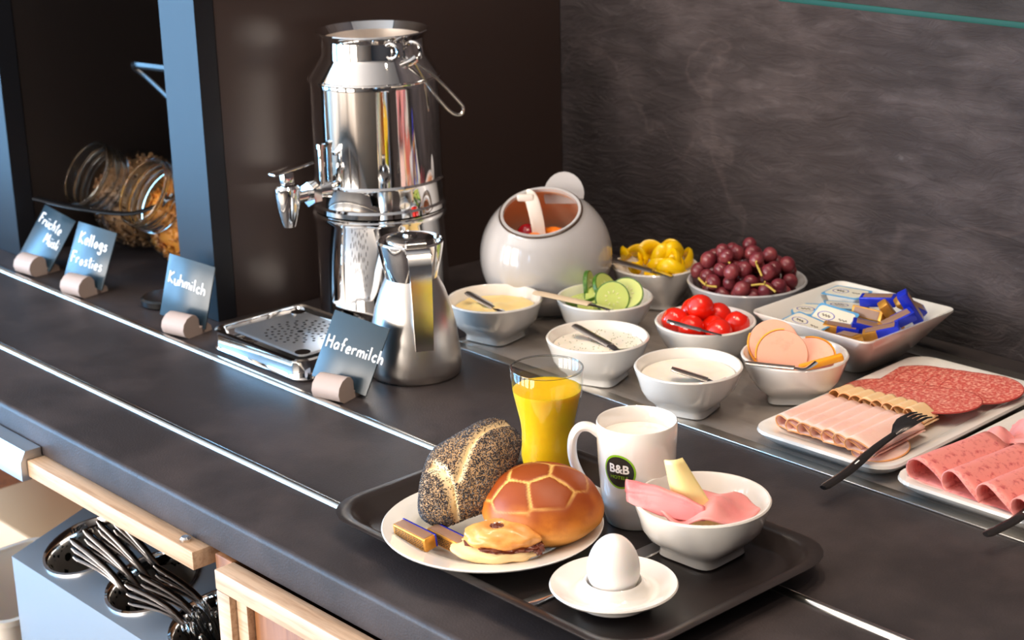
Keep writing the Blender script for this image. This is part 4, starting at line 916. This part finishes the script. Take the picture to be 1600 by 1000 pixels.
for k in range(70):
    a = rnd.uniform(.2, 2.6)+pi*.15; r = rnd.uniform(.033, .0355); s = rnd.uniform(.0005, .0011); v, f = ico(s, 1); V, F = join((V, F), ([q+Vector((r*cos(a), r*sin(a), jz+.0004)) for q in v], f))
ob('bubbles', V, F, 'glass', gl, 60, kind='stuff')
# mug
mg = thing('coffee_mug', 'white porcelain mug of milky coffee with round dark and green logo', 'mug', (.177, .280, TZ))
mp_ = [(0, 0), (.0295, 0), (.0312, .0015), (.0335, .012), (.0362, .035), (.0382, .062), (.0392, .085), (.0396, .1035), (.0388, .1048), (.0372, .1035), (.0366, .085), (.0356, .060), (.0335, .034), (.030, .010), (0, .008)]
ob('body', *lathe(mp_, 72), 'porcelain', mg, 50)
hd_ = Vector((-.669*.97-.05, -.743*.97+.02, 0)).normalized()
P = smooth_path([hd_*a+Vector((0, 0, b)) for a, b in ((.0365, .0905), (.046, .0975), (.056, .0965), (.0625, .085), (.0625, .066), (.056, .047), (.047, .034), (.0345, .026))], 6)
ob('handle', *tube(P, [(.0068, .0048)]*len(P), 14, up=Vector((-hd_.y, hd_.x, 0)).cross(Vector((0, 0, 1)))), 'porcelain', mg)
ob('milk_foam', *lathe([(0, .084), (.0358, .084), (.0364, .0885), (.034, .0878), (.02, .0884), (0, .0886)], 56), 'foam', mg, 60)
def mug_r(z):
    for (r0, z0), (r1, z1) in zip(mp_[1:8], mp_[2:8]):
        if z0 <= z <= z1: return r0+(r1-r0)*(z-z0)/(z1-z0)
    return .039
la_ = math.atan2(-.669, .743)-radians(31)
def wrap(part, off):   # flat (x, y) artwork to the mug wall
    out = []
    for v in part[0]:
        z = .0640+v[1]; r = mug_r(z)+off; a = la_+v[0]/.0385; out.append(Vector((r*cos(a), r*sin(a), z)))
    return out, part[1]
def disc(rx, ry, k=7, n=40):
    return loft([[(rx*i/k*cos(2*pi*j/n)+.00001, ry*i/k*sin(2*pi*j/n), 0) for j in range(n)] for i in range(k, 0, -1)], False, True)
lg = ob('logo_ring', *wrap(disc(.0172, .0178), .0002), 'logo_green', mg, 80, label='green ring of the round logo')
ob('logo_disc', *wrap(disc(.0153, .0158), .00035), 'logo_dark', lg, 80)
def dense(part):
    bm = bmesh.new(); vs = [bm.verts.new(v) for v in part[0]]
    for f in part[1]:
        try: bm.faces.new([vs[i] for i in f])
        except ValueError: pass
    bmesh.ops.triangulate(bm, faces=bm.faces); bmesh.ops.subdivide_edges(bm, edges=[e for e in bm.edges if e.calc_length() > .0025], cuts=2)
    bm.verts.index_update(); r = ([v.co.copy() for v in bm.verts], [tuple(v.index for v in f.verts) for f in bm.faces]); bm.free(); return r
tp = text_part('B&B', .0122, .00035); ob('logo_letters', *wrap(dense(([Vector((v.x, v.y-.0008, 0)) for v in tp[0]], tp[1])), .0006), 'white_print', lg, 0, label='white letters B&B')
tp = text_part('HOTELS', .0048, .00005); ob('logo_word', *wrap(dense(([Vector((v.x*1.12, v.y-.0072, 0)) for v in tp[0]], tp[1])), .0006), 'logo_green', lg, 0, label='small green word HOTELS')
# egg cup and egg
ec = ob('egg_cup', *lathe([(0, 0), (.032, 0), (.0335, .001), (.0325, .005), (.040, .008), (.0555, .0150), (.0575, .0175), (.0565, .0190), (.050, .0170), (.042, .0125), (.036, .0115), (.0305, .0145), (.0272, .0195), (.0262, .0215), (.0250, .0220), (.0243, .0205), (.020, .008), (0, .0045)], 72), 'porcelain', None, 50, loc=(.289, .133, TZ+.0032))
tag(ec, 'white porcelain egg cup with wide saucer on the tray', 'egg cup')
V, F = ico(1, 5); V = [Vector((n.x*.0235*(1-.10*n.z), n.y*.0235*(1-.10*n.z), n.z*.0295)) for n in V]
tag(ob('boiled_egg', V, F, 'egg', None, 60, loc=(.289, .133, TZ+.0032+.0350)), 'white boiled egg sitting in the egg cup', 'egg')
# ham and cheese in the tray bowl
bc = Vector((.275, .266, .0044)); rt_, vw_ = Vector((.669, .743, 0)), Vector((.743, -.669, 0))
def fn(u, v):
    r, a = u, v*2*pi; A, Bq = r*cos(a), r*sin(a)
    p = rt_*(.004+.048*A)+vw_*(.014+.040*Bq*(.8 if Bq < 0 else .95))
    p.z = .0565+.010*max(0, 1-abs(A-.1)*1.6)*(1-.5*r)+.004*sin(A*6+Bq*3)+.0015*pnoise(Vector((A*3, Bq*3, 2))); return p
tag(sheet(fn, 16, 40, .0018, 'ham_slice', 'ham', None, loc=bc), 'pale pink ham slice lying across the front of the tray bowl', 'ham slice')
def fn(u, v):   # ham folded over a ridge that runs across the bowl, one end hanging over the rim
    ridge = Vector((-.049, -.052, .0800)).lerp(Vector((.024, -.024, .0665)), v); ridge.z += .004*sin(pi*v)
    Rr = .0075*(1-.55*v); ap = (u-.42)*2*pi/.36
    if abs(u-.42) < .18: a = (u-.42)/.18*1.75; p = ridge+vw_*(Rr*sin(a))+Vector((0, 0, Rr*(cos(a)-1)))
    elif u > .6: k = (u-.6)/.4; q = .020*sin(.5+2.2*v)*k; p = ridge+vw_*(Rr*.98-.001*k+q*.45)+Vector((0, 0, -Rr*1.18-q*.75))
    else: k = (.24-u)/.24; p = ridge-vw_*(Rr*.98+.006*k)+Vector((0, 0, -Rr*1.18-.008*k))
    return p+Vector((0, 0, .0012*pnoise(Vector((u*5, v*6, 7)))))
tag(sheet(fn, 40, 24, .0018, 'ham_slice', 'ham_dark', None, loc=bc), 'speckled darker ham slice folded over the rim of the tray bowl', 'ham slice')
def quad(c00, c10, c01, c11, bulge, name, m, lab):
    c00, c10, c01, c11 = map(Vector, (c00, c10, c01, c11)); nn = (c10-c00).cross(c01-c00).normalized()
    f_ = lambda u, v: (c00*(1-u)+c10*u)*(1-v)+(c01*(1-u)+c11*u)*v+nn*bulge*sin(pi*u)*(.4+.6*v)
    tag(sheet(f_, 12, 14, .0022, name, m, None, loc=bc), lab, 'cheese slice')
quad((-.002, -.030, .036), (.034, .000, .036), (-.021, -.029, .102), (-.010, -.018, .104), .006, 'cheese_slice', 'cheese', 'pale cheese slice standing up out of the tray bowl')
quad((-.010, -.030, .040), (.008, -.012, .040), (-.018, -.022, .086), (-.006, -.010, .088), .002, 'cheese_slice', 'cheese_yellow', 'deeper yellow cheese slice tucked behind the standing one')
